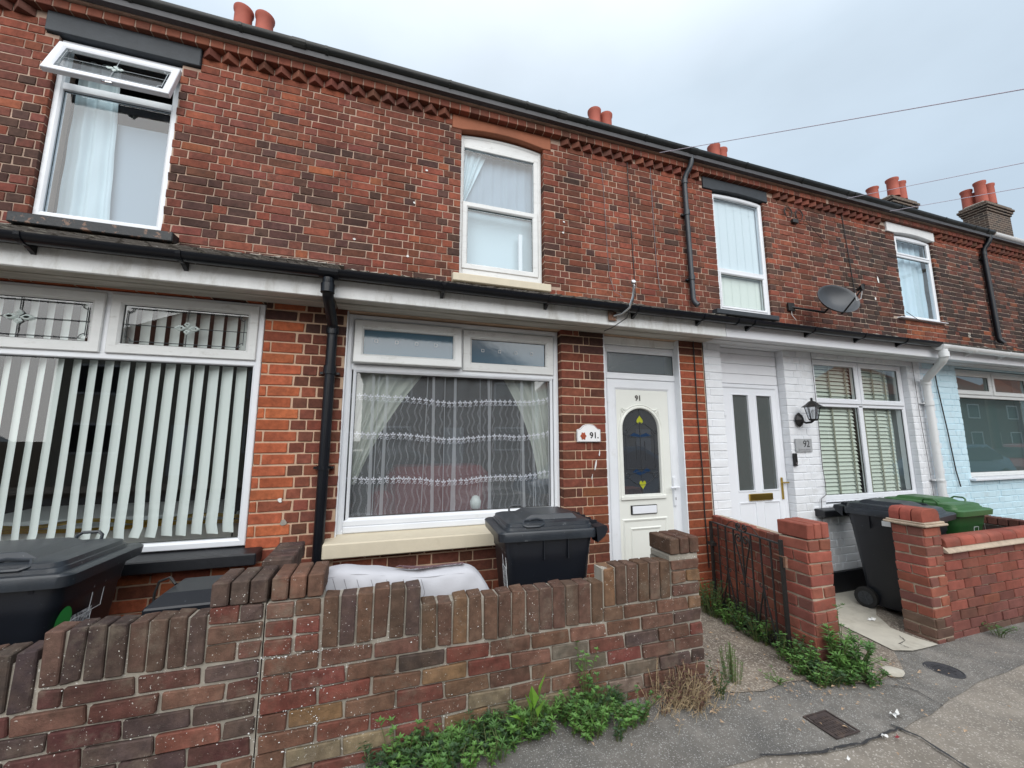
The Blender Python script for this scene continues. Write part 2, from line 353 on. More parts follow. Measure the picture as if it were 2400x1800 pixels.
# ------------------------------------------------------------------ bricks
BM={}
def brickmesh(l,d,h,rough,matname,var):
    k=(round(l/.006),round(d/.01),round(h/.006),rough,matname,var)
    if k in BM: return BM[k]
    rg=random.Random(hash(k[:4])+var*77); v,f=bevbox(l,d,h,.0030+.0015*rough)
    j=.0012+.0026*rough; out=[]
    for i in range(0,len(v),3):
        q=Vector((rg.uniform(-j,j),rg.uniform(-j,j),rg.uniform(-j,j)))
        big=rg.random()<.18*rough
        for t in range(3):
            p=Vector(v[i+t])+q
            if big: p*= .965
            out.append(tuple(p))
    me=bpy.data.meshes.new('brick'); me.from_pydata(out,[],f); me.materials.append(MT[matname+'_obj']); BM[k]=me; return me
CF=Vector((math.sin(R(17.94))*math.cos(R(7.92)),math.cos(R(17.94))*math.cos(R(7.92)),math.sin(R(7.92))))
CR=Vector((math.cos(R(17.94)),-math.sin(R(17.94)),0)); CU=CR.cross(CF)
def proj(p):
    q=Vector(p)-Vector((0,0,1.5)); z=q.dot(CF)
    if z<.1: return None
    return (1200+930*q.dot(CR)/z,900-930*q.dot(CU)/z,z)
def seen(p,a):
    q=proj(p)
    if not q: return 0
    inside=-60<q[0]<2460 and -60<q[1]<1860
    return a/q[2]**2*(1 if inside else .001)
def lay(parent,items,org,ux,matname,depth=.10,rough=.4,proud=.006,name='brick',rg=None,cap=300):
    """items (s0,s1,z0,z1,col) on a wall plane through org, along unit ux; outward normal is to the right-hand side of ux facing -y when ux=+x"""
    rg=rg or random.Random(len(items)); ux=Vector((*ux,0)).normalized(); nn=Vector((ux.y,-ux.x,0)); ang=math.atan2(ux.y,ux.x)
    L2=[]
    for s0,s1,z0,z1,c in items:
        if s1-s0<.012 or z1-z0<.012: continue
        ctr=Vector(org)+ux*((s0+s1)/2)+Vector((0,0,(z0+z1)/2)); 
        view=(Vector((0,0,1.5))-ctr).normalized(); fac=max(.05,abs(view.dot(nn)))
        L2.append((seen(ctr,(s1-s0)*(z1-z0)*fac),ctr,s1-s0,z1-z0,c))
    L2.sort(key=lambda t:-t[0]); W=WL[parent.name]; rest=MB()
    for i,(a,ctr,l,h,c) in enumerate(L2):
        ps=ctr-nn*(depth/2-proud-rg.uniform(-.0015,.0015)*(1+rough*2)); rz=ang+rg.gauss(0,.004)*rough; rt=rg.gauss(0,.006)*(rough+.3)
        if i<cap:
            o=bpy.data.objects.new(name,brickmesh(l,depth,h,rough,matname,rg.randrange(4))); COL.objects.link(o)
            o.parent=parent; o.location=ps-W; o.rotation_euler=(0,rt,rz); o.color=(*c,1)
        else:
            v,f=bevbox(l,depth,h,.005); M=Matrix.Translation(ps)@Matrix.Rotation(rz,4,'Z')@Matrix.Rotation(rt,4,'Y')
            rest.add([M@Vector(q) for q in v],f,(*c,1))
    if rest.v: rest.build(name,MT[matname+'_attr'],parent,kind='stuff')
def clip(items,holes,g=.001):
    for (hx0,hx1,hz0,hz1) in holes:
        o=[]
        for it in items:
            s0,s1,z0,z1,c=it
            if s1<=hx0 or s0>=hx1 or z1<=hz0 or z0>=hz1: o.append(it); continue
            ov=(min(z1,hz1)-max(z0,hz0))/(z1-z0)
            if ov>.5 :
                if s0<hx0-.01: o.append((s0,hx0-g,z0,z1,c))
                if s1>hx1+.01: o.append((hx1+g,s1,z0,z1,c))
            elif z0<hz0: o.append((s0,s1,z0,min(z1,hz0),c))
            else: o.append((s0,s1,max(z0,hz1),z1,c))
        items=o
    return items
def flemish(x0,x1,z0,z1,gauge,cyc,colf,j=.010,rg=None,closers=(),st=None):
    rg=rg or random.Random(5); it=[]; z=z1; r=0; st=st or cyc*.665
    while z>z0+.01:
        zb=max(z-gauge,z0); 
        x=x0-(0 if r%2 else (st+cyc)/2) ; k=0
        while x<x1:
            l=st if k%2==0 else cyc-st
            a,b=max(x,x0),min(x+l,x1)
            if b-a>.02:
                jj=j*rg.uniform(.8,1.2)
                it.append((a+jj/2,b-jj/2,zb+j*.5,z-j*.5,colf((a+b)/2,(z+zb)/2,rg)))
            x+=l; k+=1
        z-=gauge; r+=1
    return it
def stretcher(x0,x1,rows,pitch,off,colf,j=.011,rg=None):
    """rows: list of (z0,z1,phase)"""
    rg=rg or random.Random(3); it=[]
    for z0,z1,ph in rows:
        n=math.floor((x0-off-ph*pitch)/pitch); x=off+ph*pitch+n*pitch
        while x<x1:
            a,b=max(x,x0),min(x+pitch,x1)
            if b-a>.03: it.append((a+j/2,b-j/2,z0+j/2,z1-j/2,colf((a+b)/2,(z0+z1)/2,rg)))
            x+=pitch
    return it
def soldiers(x0,x1,n,z0,z1,colf,rg,j=.009,wob=.006):
    p=(x1-x0)/n; return [(x0+i*p+j/2,x0+(i+1)*p-j/2,z0+j/2,z1+rg.uniform(-wob,wob),colf(x0+i*p,z1,rg)) for i in range(n)]
def slab(parent,x0,x1,z0,z1,holes,yf,yb,m,name='wall',g=.006):
    """solid wall with openings, front face yf"""
    H=[(a-g,b+g,c-g,d+g) for a,b,c,d in holes]
    xs=sorted({x0,x1,*[v for h in H for v in h[:2] if x0<v<x1]}); zs=sorted({z0,z1,*[v for h in H for v in h[2:] if z0<v<z1]})
    op=lambda i,k: i<0 or k<0 or i>=len(xs)-1 or k>=len(zs)-1 or any(h[0]<(xs[i]+xs[i+1])/2<h[1] and h[2]<(zs[k]+zs[k+1])/2<h[3] for h in H)
    b=MB()
    for i in range(len(xs)-1):
        for k in range(len(zs)-1):
            if op(i,k): continue
            a,c,d,e2=xs[i],xs[i+1],zs[k],zs[k+1]
            b.quad((a,yf,d),(c,yf,d),(c,yf,e2),(a,yf,e2)); b.quad((a,yb,d),(a,yb,e2),(c,yb,e2),(c,yb,d))
            if op(i-1,k): b.quad((a,yb,d),(a,yf,d),(a,yf,e2),(a,yb,e2))
            if op(i+1,k): b.quad((c,yf,d),(c,yb,d),(c,yb,e2),(c,yf,e2))
            if op(i,k-1): b.quad((a,yb,d),(c,yb,d),(c,yf,d),(a,yf,d))
            if op(i,k+1): b.quad((a,yf,e2),(c,yf,e2),(c,yb,e2),(a,yb,e2))
    return b.build(name,m,parent)
# brick colours
RED=(.208,.062,.037); RED2=(.178,.056,.036); ORG=(.24,.076,.038); DRK=(.076,.038,.030); BRN=(.130,.048,.032); PURP=(.160,.053,.038); VDK=(.044,.027,.023)
def jit(c,rg,a=.18):
    k=1+rg.uniform(-a,a); return tuple(max(0,v*k*(1+rg.uniform(-.06,.06))) for v in c)
def pick(rg,tab):
    t=rg.random()*sum(w for w,_ in tab)
    for w_,c in tab:
        t-=w_
        if t<=0: return jit(c,rg)
    return jit(tab[-1][1],rg)
def col_up(x,z,rg):
    n=noise.noise(Vector((x*.8,z*1.3,3.7)))*.5+.5
    if x<-.2:
        d=max(0,min(1,(4.75-z)/.9)); t=d*.75*(.6+n)
        return pick(rg,[(.55*(1-t)+.06,RED),(.30,PURP),(.08*(1-t)+.02,ORG),(t*.6,DRK),(t*.5,BRN),(.10,RED2)])
    if x<3.9:
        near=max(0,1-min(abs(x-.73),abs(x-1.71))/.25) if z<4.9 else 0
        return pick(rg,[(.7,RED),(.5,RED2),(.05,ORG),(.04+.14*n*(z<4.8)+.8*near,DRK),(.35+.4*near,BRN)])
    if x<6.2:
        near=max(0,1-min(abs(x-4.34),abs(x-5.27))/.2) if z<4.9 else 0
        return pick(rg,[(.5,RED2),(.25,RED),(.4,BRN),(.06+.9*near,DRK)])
    if x<6.86: return pick(rg,[(.4,RED2),(.5,BRN),(.4,DRK)])
    if 8.25<x<9.35 and z<3.5: return pick(rg,[(.6,RED),(.3,ORG)])
    if z>4.95: return pick(rg,[(.5,RED),(.5,BRN)])
    return pick(rg,[(.035,ORG),(.35,DRK),(.45,VDK),(.28,BRN)])
def col_lo(x,z,rg):
    if x<-.29:
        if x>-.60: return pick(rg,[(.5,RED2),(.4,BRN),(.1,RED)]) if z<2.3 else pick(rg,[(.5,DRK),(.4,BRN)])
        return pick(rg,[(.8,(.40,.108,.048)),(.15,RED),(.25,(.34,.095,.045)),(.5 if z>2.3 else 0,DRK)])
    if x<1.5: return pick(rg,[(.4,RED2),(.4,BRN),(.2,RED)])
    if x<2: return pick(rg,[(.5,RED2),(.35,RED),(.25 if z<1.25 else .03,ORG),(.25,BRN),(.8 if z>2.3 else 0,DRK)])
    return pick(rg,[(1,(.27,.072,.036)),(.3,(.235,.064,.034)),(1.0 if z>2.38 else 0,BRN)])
# ------------------------------------------------------------------ terrain heights
def gz(x): 
    t=max(0,min(1,(x-1.9)/2.5)); return -.12*(t*t*(3-2*t))
def sheet(name,pts,m,dz=0,n=0,rg=None,wob=0,label=None,parent=None):
    """flat polygon on the pavement, cut so that it follows the fall"""
    import bmesh
    bm=bmesh.new(); rg=rg or random.Random(4)
    P=[]
    for i,(x,y) in enumerate(pts):
        x2,y2=pts[(i+1)%len(pts)]; k=max(1,int(math.hypot(x2-x,y2-y)/.12)) if wob else 1
        for j in range(k):
            t=j/k; P.append((x+(x2-x)*t+(rg.uniform(-wob,wob) if wob else 0),y+(y2-y)*t+(rg.uniform(-wob,wob) if wob else 0)))
    f=bm.faces.new([bm.verts.new((x,y,0)) for x,y in P])
    xs=[q[0] for q in P]; x=1.9
    while x<4.5:
        if min(xs)<x<max(xs): bmesh.ops.bisect_plane(bm,geom=bm.verts[:]+bm.edges[:]+bm.faces[:],plane_co=(x,0,0),plane_no=(1,0,0))
        x+=.25
    for v in bm.verts: v.co.z=gz(v.co.x)+dz
    bmesh.ops.triangulate(bm,faces=bm.faces[:])
    me=bpy.data.meshes.new(name); bm.to_mesh(me); bm.free(); me.materials.append(MT[m])
    if me.polygons and me.polygons[0].normal.z<0: me.flip_normals()
    o=bpy.data.objects.new(name,me); COL.objects.link(o)
    if parent: o.parent=parent
    else: o['kind']='structure'
    return o
g=MB(); g.quad((-400,-400,-.42),(400,-400,-.42),(400,400,-.42),(-400,400,-.42)); g.build('ground','soil',kind='structure')
sheet('footway',[(-12,-1.0),(22,-1.0),(22,1.9),(-12,1.9)],'footway',0)
edge=[(-12,1.62),(-2,1.66),(.6,1.7),(1.3,1.68),(1.81,1.64),(2.06,1.57),(2.35,1.56),(2.68,1.59),(3.16,1.66),(3.37,1.71),(3.86,1.79),(4.51,1.84),(7,1.86),(22,1.86)]
sheet('asphalt_strip',edge+[(22,2.3),(-12,2.3)],'asphalt',.004,wob=.006)
sheet('front_yard',[(-12,2.26),(22,2.26),(22,9),(-12,9)],'aggregate',-.004)
sheet('gravel_path',[(1.94,2.14),(2.06,2.06),(2.25,2.02),(2.52,2.06),(2.70,2.04),(2.8,2.05),(2.86,2.12),(2.95,3.24),(1.7,3.24),(1.75,2.4),(1.99,2.38)],'aggregate',.010,wob=.006)
sheet('path_verge',[(2.74,2.02),(3.02,1.93),(3.25,1.95),(3.5,2.02),(3.76,2.2),(4.3,2.2),(4.9,3.2),(3.0,3.2),(3.05,2.2)],'aggregate',.008,wob=.01)
sheet('concrete_path',[(3.76,2.22),(3.91,2.18),(4.23,2.175),(4.20,2.31),(4.22,2.49),(4.41,2.68),(4.77,2.93),(4.9,3.19),(3.35,3.19),(3.7,2.95),(3.86,2.72),(3.80,2.4)],'concrete',.016,wob=.014)
seam=[(1.78,1.645),(2.06,1.575),(2.2,1.57),(2.36,1.56),(2.58,1.58),(2.68,1.59)]
def strip(pts,wd,name,m,dz,rg):
    b=MB(); up=[];dn=[]
    for i,(x,y) in enumerate(pts):
        a=pts[max(0,i-1)];c=pts[min(len(pts)-1,i+1)]; d=Vector((c[0]-a[0],c[1]-a[1])).normalized(); ww=wd*rg.uniform(.5,1.4)
        up.append((x-d.y*ww,y+d.x*ww,gz(x)+dz)); dn.append((x+d.y*ww,y-d.x*ww,gz(x)+dz))
    for i in range(len(pts)-1): b.quad(dn[i],dn[i+1],up[i+1],up[i])
    return b.build(name,m,kind='structure')
def dens(pts,n=6):
    o=[]
    for a,b in zip(pts,pts[1:]): o+=[(a[0]+(b[0]-a[0])*i/n,a[1]+(b[1]-a[1])*i/n) for i in range(n)]
    return o+[pts[-1]]
rg=random.Random(8)
def wig(p,a): return [(x+rg.uniform(-a,a),y+rg.uniform(-a,a)) for x,y in p]
strip(wig(dens(seam),.006),.006,'tar_seam','tar',.012,rg)
strip(wig(dens([(2.66,1.62),(2.70,1.51),(2.66,1.34),(2.62,1.0),(2.58,.2)]),.003),.007,'tar_seam','tar',.0125,rg)
strip(wig(dens([(3.28,2.0),(3.23,1.8),(3.2,1.66)]),.006),.003,'tar_seam','tar',.013,rg)
strip(wig(dens([(2.9,1.95),(3.1,1.9),(3.2,1.85),(3.25,1.8)]),.008),.003,'pavement_crack','tar',.012,rg)
strip(wig(dens([(3.92,2.2),(3.93,2.27),(4.05,2.29),(4.1,2.36)]),.006),.0025,'pavement_crack','tar',.020,rg)
sheet('road',[(-60,-1.1),(60,-1.1),(60,-8.2),(-60,-8.2)][::-1],'road',-.12)
k=MB(); k.box(-60,60,-1.12,-1.0,-.2,-.002); k.build('kerb','concrete',kind='structure')
sheet('far_footway',[(-60,-8.2),(60,-8.2),(60,-10.5),(-60,-10.5)][::-1],'footway',.0)
# ------------------------------------------------------------------ houses
HX={'a':(-5.4,-.58),'b':(-.58,3.10),'c':(3.10,6.60),'d':(6.60,10.72),'e':(10.72,15.0)}
LAB={'a':'red brick terraced house on the left with the tilted open fanlight and vertical blinds','b':'middle terraced house with the number 91 white door and lace curtain window',
 'c':'terraced house with its ground floor bricks painted white and a white half glazed door','d':'sooty brick terraced house with its ground floor painted pale blue','e':'farthest terraced house on the right edge beyond the white roof gutter'}
H={k:thing('terraced_house',((v[0]+v[1])/2,4.1,0),LAB[k],'house','houses of the brick terrace') for k,v in HX.items()}
UPW={'a':[(-2.84,-1.95,3.30,5.02)],'b':[(.72,1.73,3.28,5.06)],'c':[(4.33,5.28,3.245,5.02)],'d':[(8.28,9.30,3.52,5.06)],'e':[]}
LINT={'a':(-2.93,-1.80,5.01,5.21),'b':(.61,1.83,5.03,5.21),'c':(4.16,5.36,5.02,5.20),'d':(8.06,9.35,5.03,5.21)}
SILL={'a':(-2.89,-1.81,3.20,3.30),'b':(.64,1.78,3.18,3.28),'c':(4.18,5.29,3.165,3.245),'d':(8.07,9.33,3.495,3.525)}
DARKM={'d':'mortar_soot','e':'mortar_soot'}
rgb=random.Random(21)
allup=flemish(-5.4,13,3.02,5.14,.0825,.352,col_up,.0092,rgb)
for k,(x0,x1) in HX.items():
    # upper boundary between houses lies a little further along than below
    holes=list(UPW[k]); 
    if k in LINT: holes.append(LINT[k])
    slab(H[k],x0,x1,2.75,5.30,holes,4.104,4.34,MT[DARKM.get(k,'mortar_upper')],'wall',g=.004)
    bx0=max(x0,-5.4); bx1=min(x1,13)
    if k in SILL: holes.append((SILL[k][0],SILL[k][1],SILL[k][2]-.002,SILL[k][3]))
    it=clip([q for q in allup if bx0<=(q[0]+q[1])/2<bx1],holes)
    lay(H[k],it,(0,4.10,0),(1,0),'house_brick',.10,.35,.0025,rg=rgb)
    # dogtooth course and cornice headers
    x=bx0+.03
    while x<bx1-.05:
        if not (k in LINT and LINT[k][0]-.07<x<LINT[k][1]+.07):
            b=MB(); b.add([(x-.074,4.10,5.128),(x,4.028,5.128),(x+.074,4.10,5.128),(x-.074,4.10,5.203),(x,4.028,5.203),(x+.074,4.10,5.203)],[(2,1,0),(3,4,5),(0,1,4,3),(1,2,5,4),(2,0,3,5)])
            c=jit(pick(rgb,[(.6,(.19,.066,.045)),(.4,(.145,.055,.04))]) if k in 'abc' else pick(rgb,[(.5,BRN),(.5,RED2)]),rgb,.1)
            o=b.build('dogtooth_brick','plain_brick_obj',H[k],bevel=.003); o.color=(*c,1)
        x+=.152
    x=bx0
    while x<bx1-.05:
        b=MB(); b.box(x+.004,min(x+.111,bx1)-.002,4.02,4.12,5.206,5.285,.004)
        c=pick(rgb,[(.6,(.21,.068,.042)),(.3,RED2),(.12,BRN)]) if k in 'abc' else pick(rgb,[(.5,BRN),(.5,RED2)])
        o=b.build('cornice_brick','plain_brick_obj',H[k]); o.color=(*c,1); x+=.115
    b=MB(); b.box(bx0,bx1,4.026,4.12,5.21,5.281); b.box(bx0,bx1,3.99,4.13,5.291,5.33); b.build('cornice_bed','mortar_upper' if k in 'abc' else 'mortar_soot',H[k])
    # main roof: two slopes to the ridge
    b=MB(); zr=7.75
    b.add([(x0,3.93,5.36),(x1,3.93,5.36),(x1,7.4,zr),(x0,7.4,zr),(x0,10.9,5.36),(x1,10.9,5.36),(x0,3.93,5.30),(x1,3.93,5.30),(x0,10.9,5.30),(x1,10.9,5.30)],
        [(0,1,2,3),(3,2,5,4),(6,8,9,7),(0,6,7,1),(0,3,4,8,6),(1,7,9,5,2),(4,5,9,8)])
    b.build('roof','slate',H[k])
    b=MB(); b.box(x0,x1,10.6,10.85,0,5.30); b.build('rear_wall','opposite_brick',H[k])
# lintels
def arch(x0,x1,zs,rise,n=14): return [(x0+(x1-x0)*i/n,zs+rise*(1-(2*i/n-1)**2)) for i in range(n+1)]
for k,m,rise,i0,i1,pr in (('a','lintel_grey',0.0,-2.84,-1.95,.03),('b','terracotta_paint',.05,.72,1.72,.006),('c','lintel_grey',.025,4.33,5.28,.02),('d','lintel_white',.035,8.25,9.27,.03)):
    a0,a1,z0,z1=LINT[k]; pts=[(a0,z1-.004),(a0,z0+.003),(i0,z0+.003)]+(arch(i0,i1,z0+.003,rise)[1:-1] if rise else [])+[(i1,z0+.003),(a1,z0+.003),(a1,z1-.004)]
    MB().prism(pts,4.10-pr,4.33).build('lintel',m,H[k],bevel=.006)
def sillob(h,x0,x1,z0,z1,yf,yb,m,drop=.012):
    b=MB(); b.add([(x0,yf,z0),(x1,yf,z0),(x1,yb,z0),(x0,yb,z0),(x0,yf,z1-drop),(x1,yf,z1-drop),(x1,yb,z1),(x0,yb,z1)],[(0,3,2,1),(4,5,6,7),(0,1,5,4),(1,2,6,5),(2,3,7,6),(3,0,4,7)])
    return b.build('window_sill',m,h,bevel=.007)
for k,m,yf in (('a','sill_peeling',3.99),('b','sill_cream',4.02),('c','lintel_grey',4.01),('d','upvc_clean',4.04)): sillob(H[k],*SILL[k],yf,4.30,m)
# ------------------------------------------------------------------ window helpers
FP=[(0,.06),(0,.006),(.005,0),(.036,0),(.044,.007),(.052,.010),(.052,.06)]
def prof(w_,d=.06,s=.016): return [(0,d),(0,.005),(.005,0),(max(.006,w_-s),0),(w_-s*.45,.006),(w_,.012),(w_,d)]
def rect(x0,x1,z0,z1): return [(x0,z0),(x1,z0),(x1,z1),(x0,z1)]
def frame(par,x0,x1,z0,z1,w_,y,m='upvc',d=.06,name='frame'):
    return MB().ring(rect(x0,x1,z0,z1),prof(w_,d),y).build(name,m,par)
def pane(par,x0,x1,z0,z1,y,m,gas=True):
    b=MB(); b.quad((x0-.004,y,z0-.004),(x1+.004,y,z0-.004),(x1+.004,y,z1+.004),(x0-.004,y,z1+.004)); o=b.build('pane',m,par)
    if gas: MB().ring(rect(x0-.001,x1+.001,z0-.001,z1+.001),[(0,.004),(0,-.003),(.0045,-.003),(.0045,.004)],y-.001).build('gasket','gasket',par)
    return o
def bar(par,x0,x1,z0,z1,y,m='upvc',d=.05,name='glazing_bar',bev=.006): b=MB(); b.box(x0,x1,y,y+d,z0,z1,bev); return b.build(name,m,par)
def drape(par,pts,y,m,amp=.012,freq=55,name='curtain',nz=10,ph=0,nx=60,closed=0):
    """pts: list of (z, xl, xr) from top to bottom"""
    b=MB(); v=[]; 
    for i,(z,a,c) in enumerate(pts):
        for k in range(nx+1):
            t=k/nx; wdt=(pts[0][2]-pts[0][1]); x=a+(c-a)*t; q=t*wdt*freq+ph
            v.append((x,y+amp*(math.sin(q)+.4*math.sin(q*1.7+1.3))+.004*math.sin(i*1.1+q*.3),z))
    n=nx+1; f=[(i*n+k,(i+1)*n+k,(i+1)*n+k+1,i*n+k+1) for i in range(len(pts)-1) for k in range(nx)]
    return b.add(v,f).build(name,m,par,smooth=2)
def room(h,x0,x1,z0,z1,y0,y1,m='room_wall'):
    b=MB(); b.add([(x0,y0,z0),(x1,y0,z0),(x1,y1,z0),(x0,y1,z0),(x0,y0,z1),(x1,y0,z1),(x1,y1,z1),(x0,y1,z1)],[(0,1,2,3),(7,6,5,4),(1,5,6,2),(2,6,7,3),(3,7,4,0)])
    return b.build('room',m,h)
for k,a,b_ in (('a',-3.6,-1.0),('b',-.4,2.9),('c',3.3,6.4),('d',6.9,10.4)):
    room(H[k],a,b_,2.9,5.25,4.35,7.0,'room_dark'); room(H[k],a,b_,.02,2.46,3.44,6.0,'room_dark')
# upper windows ---------------------------------------------------
w_=part('window',(-2.4,4.15,3.3),H['a'])
frame(w_,-2.838,-1.952,3.33,5.0,.055,4.13)
bar(w_,-2.79,-2.0,4.53,4.60,4.134)
pane(w_,-2.785,-2.005,3.385,4.53,4.16,GLU)
drape(w_,[(4.98-.08*i,-2.80,-2.50+.004*i) for i in range(21)],4.30,SHEER,.014,60)
b=MB(); b.box(-2.49,-1.99,4.335,4.34,3.35,4.43); b.build('blind',SHEER2,w_)
b=MB(); b.box(-2.02,-1.985,4.28,4.33,3.34,4.98); b.build('reveal_lining','upvc_dirty',w_)
fl=part('fanlight',(-2.395,4.112,4.945),H['a']); fl.rotation_euler=(R(-20),0,0); WL[fl.name]=Vector((0,0,0))
f2=lambda n_,m_,bb: bb.build(n_,m_,fl)
f2('frame','upvc_clean',MB().ring(rect(-.44,.44,-.41,0),prof(.062,.045),-.02))
b=MB(); b.quad((-.38,0,-.35),(.38,0,-.35),(.38,0,-.06),(-.38,0,-.06)); f2('pane',GD,b)
def leads(x0,x1,z0,z1,y,cx,cz,r=.0028,sz=.045,cr=.035):
    b=MB(); T=lambda p:b.tube([(x,y,z) for x,z in p],r,5)
    T([(x0,cz),(cx-sz*1.5,cz)]); T([(cx+sz*1.5,cz),(x1,cz)]); T([(cx,z0),(cx,cz-sz*.95)]); T([(cx,cz+sz*.95),(cx,z1)])
    i=.018
    T([(x0+cr,z1-i),(x1-cr,z1-i)]); T([(x0+cr,z0+i),(x1-cr,z0+i)]); T([(x0+i,z0+cr),(x0+i,z1-cr)]); T([(x1-i,z0+cr),(x1-i,z1-cr)])
    for X,Z,sx,sz2 in ((x0,z0,1,1),(x1,z0,-1,1),(x0,z1,1,-1),(x1,z1,-1,-1)):
        T([(X+sx*(i+(cr-i*.2)*math.sin(a)),Z+sz2*(i+(cr-i*.2)*math.cos(a))) for a in [PI/2*q/5 for q in range(6)]])
    d=MB()
    for dx,dz,ww,hh in ((-sz*.8,0,sz*.75,sz*.42),(sz*.8,0,sz*.75,sz*.42),(0,sz*.52,sz*.45,sz*.48),(0,-sz*.52,sz*.45,sz*.48)):
        o=[(cx+dx-ww,cz+dz),(cx+dx-ww*.3,cz+dz-hh*.9),(cx+dx+ww*.3,cz+dz-hh*.9),(cx+dx+ww,cz+dz),(cx+dx+ww*.3,cz+dz+hh*.9),(cx+dx-ww*.3,cz+dz+hh*.9)] if dx else [(cx+dx-ww,cz+dz),(cx+dx,cz+dz-hh),(cx+dx+ww,cz+dz),(cx+dx+ww*.4,cz+dz+hh*.7),(cx+dx-ww*.4,cz+dz+hh*.7)]
        d.ring(o,[(0,0),(.004,-.006),(.011,-.010),(.012,-.006)],y)
    return b,d
lb,dm=leads(-.38,.38,-.35,-.06,-.006,0,-.205); f2('lead_came','lead_light',lb); f2('bevel_diamond','bevel_glass',dm)
b=MB(); b.tube([(-.03,0,-.41),(0,-.01,-.43),(.03,0,-.41)],.012,8); f2('handle','chrome',b)
# 91 upper window, arched head
w_=part('window',(1.22,4.18,3.3),H['b'])
lp=[(.725,3.285),(1.725,3.285),(1.725,5.02)]+arch(.725,1.725,5.02,.04)[::-1][1:-1]+[(.725,5.02)]
MB().ring(lp,prof(.045,.06),4.17).build('frame','upvc_dirty',w_)
b=MB(); b.prism([(.76,4.90),(1.69,4.90),(1.69,4.985)]+arch(.76,1.69,4.985,.04)[::-1][1:-1]+[(.76,4.985)],4.176,4.22); b.build('head_board','upvc_dirty',w_)
bar(w_,1.63,1.685,4.2,4.92,4.178,'upvc_dirty'); bar(w_,.765,1.64,4.875,4.925,4.172,'upvc_dirty')
frame(w_,.755,1.675,3.39,4.195,.065,4.160,'upvc_dirty')
bar(w_,.765,1.69,3.32,3.395,4.172,'upvc_dirty')
pane(w_,.765,1.635,4.20,4.88,4.195,GLU); pane(w_,.82,1.61,3.455,4.13,4.19,GLU)
drape(w_,[(4.9-.07*i,.74,1.06-.028*i) for i in range(11)],4.27,SHEER,.013,70)
drape(w_,[(4.92-.08*i,.73,1.70) for i in range(10)],4.31,SHEER2,.006,60)
b=MB(); b.box(.73,1.70,4.35,4.355,3.3,4.2); b.build('blind',SHEER,w_)
b=MB(); b.box(1.46,1.505,4.25,4.28,3.32,3.95); b.build('ornament','curtain_white',w_)
# 92 upper window
w_=part('window',(4.8,4.14,3.25),H['c'])
lp=[(4.335,3.25),(5.275,3.25),(5.275,4.99)]+arch(4.335,5.275,5.0,.02)[::-1][1:-1]+[(4.335,4.99)]
MB().ring(lp,prof(.055,.06),4.13).build('frame','upvc',w_)
bar(w_,4.38,5.23,3.83,3.885,4.132); frame(w_,4.385,5.225,3.30,3.835,.035,4.125)
pane(w_,4.385,5.225,3.88,4.95,4.16,GLU); pane(w_,4.42,5.19,3.34,3.80,4.155,GL92)
for i in range(6):
    b=MB(); xx=4.37+.147*i; b.add([(xx,4.20,3.28),(xx+.1485,4.203,3.28),(xx+.1485,4.203,5.03),(xx,4.20,5.03)],[(0,1,2,3)]); b.build('blind_slat',BLW,w_)
b=MB(); b.box(4.36,5.25,4.262,4.266,3.26,5.05); b.build('blind_backing',SHEER,w_)
# 93 upper window
w_=part('window',(8.78,4.14,3.5),H['d'])
lp=[(8.285,3.528),(9.295,3.528),(9.295,5.0)]+arch(8.285,9.295,5.01,.03)[::-1][1:-1]+[(8.285,5.0)]
MB().ring(lp,prof(.06,.06),4.13).build('frame','upvc',w_)
bar(w_,8.33,9.25,4.64,4.70,4.132); frame(w_,8.335,9.245,4.68,5.0,.04,4.122)
pane(w_,8.38,9.20,4.725,4.96,4.158,GLU); pane(w_,8.34,9.24,3.59,4.64,4.16,GLU)
drape(w_,[(5.02-.1*i,8.29,9.29) for i in range(16)],4.27,SHEERB,.02,38,nx=90)
# ------------------------------------------------------------------ ground floor
YL=3.2
HL={'a':[(-2.64,-.845,.78,2.48)],'b':[(-.295,1.50,.80,2.48),(1.935,2.80,-.2,2.48)],'c':[(3.33,4.205,-.2,2.48),(4.655,6.335,.78,2.43)],'d':[(7.36,9.28,.99,2.47)],'e':[]}
BM2={'a':('mortar_lower','house_brick'),'b':('mortar_lower','house_brick'),'c':('mortar_white','painted_brick'),'d':('mortar_blue','painted_brick'),'e':('mortar_blue','painted_brick')}
WHT=(.77,.785,.81); BLU=(.57,.75,.83); PLB=(.68,.75,.81)
def lowcol(k):
    if k in 'ab': return col_lo
    if k=='c': return lambda x,z,r: tuple(v*r.uniform(.97,1.0) for v in (WHT if r.random()<2 else WHT)) if False else (lambda q:tuple(v*q for v in WHT))(r.uniform(.96,1.0)) if z>.12 else jit((.012,.012,.014),r,.1)
    return lambda x,z,r: (lambda q:tuple(v*q for v in (BLU if x>6.75 else PLB)))(r.uniform(.96,1.02))
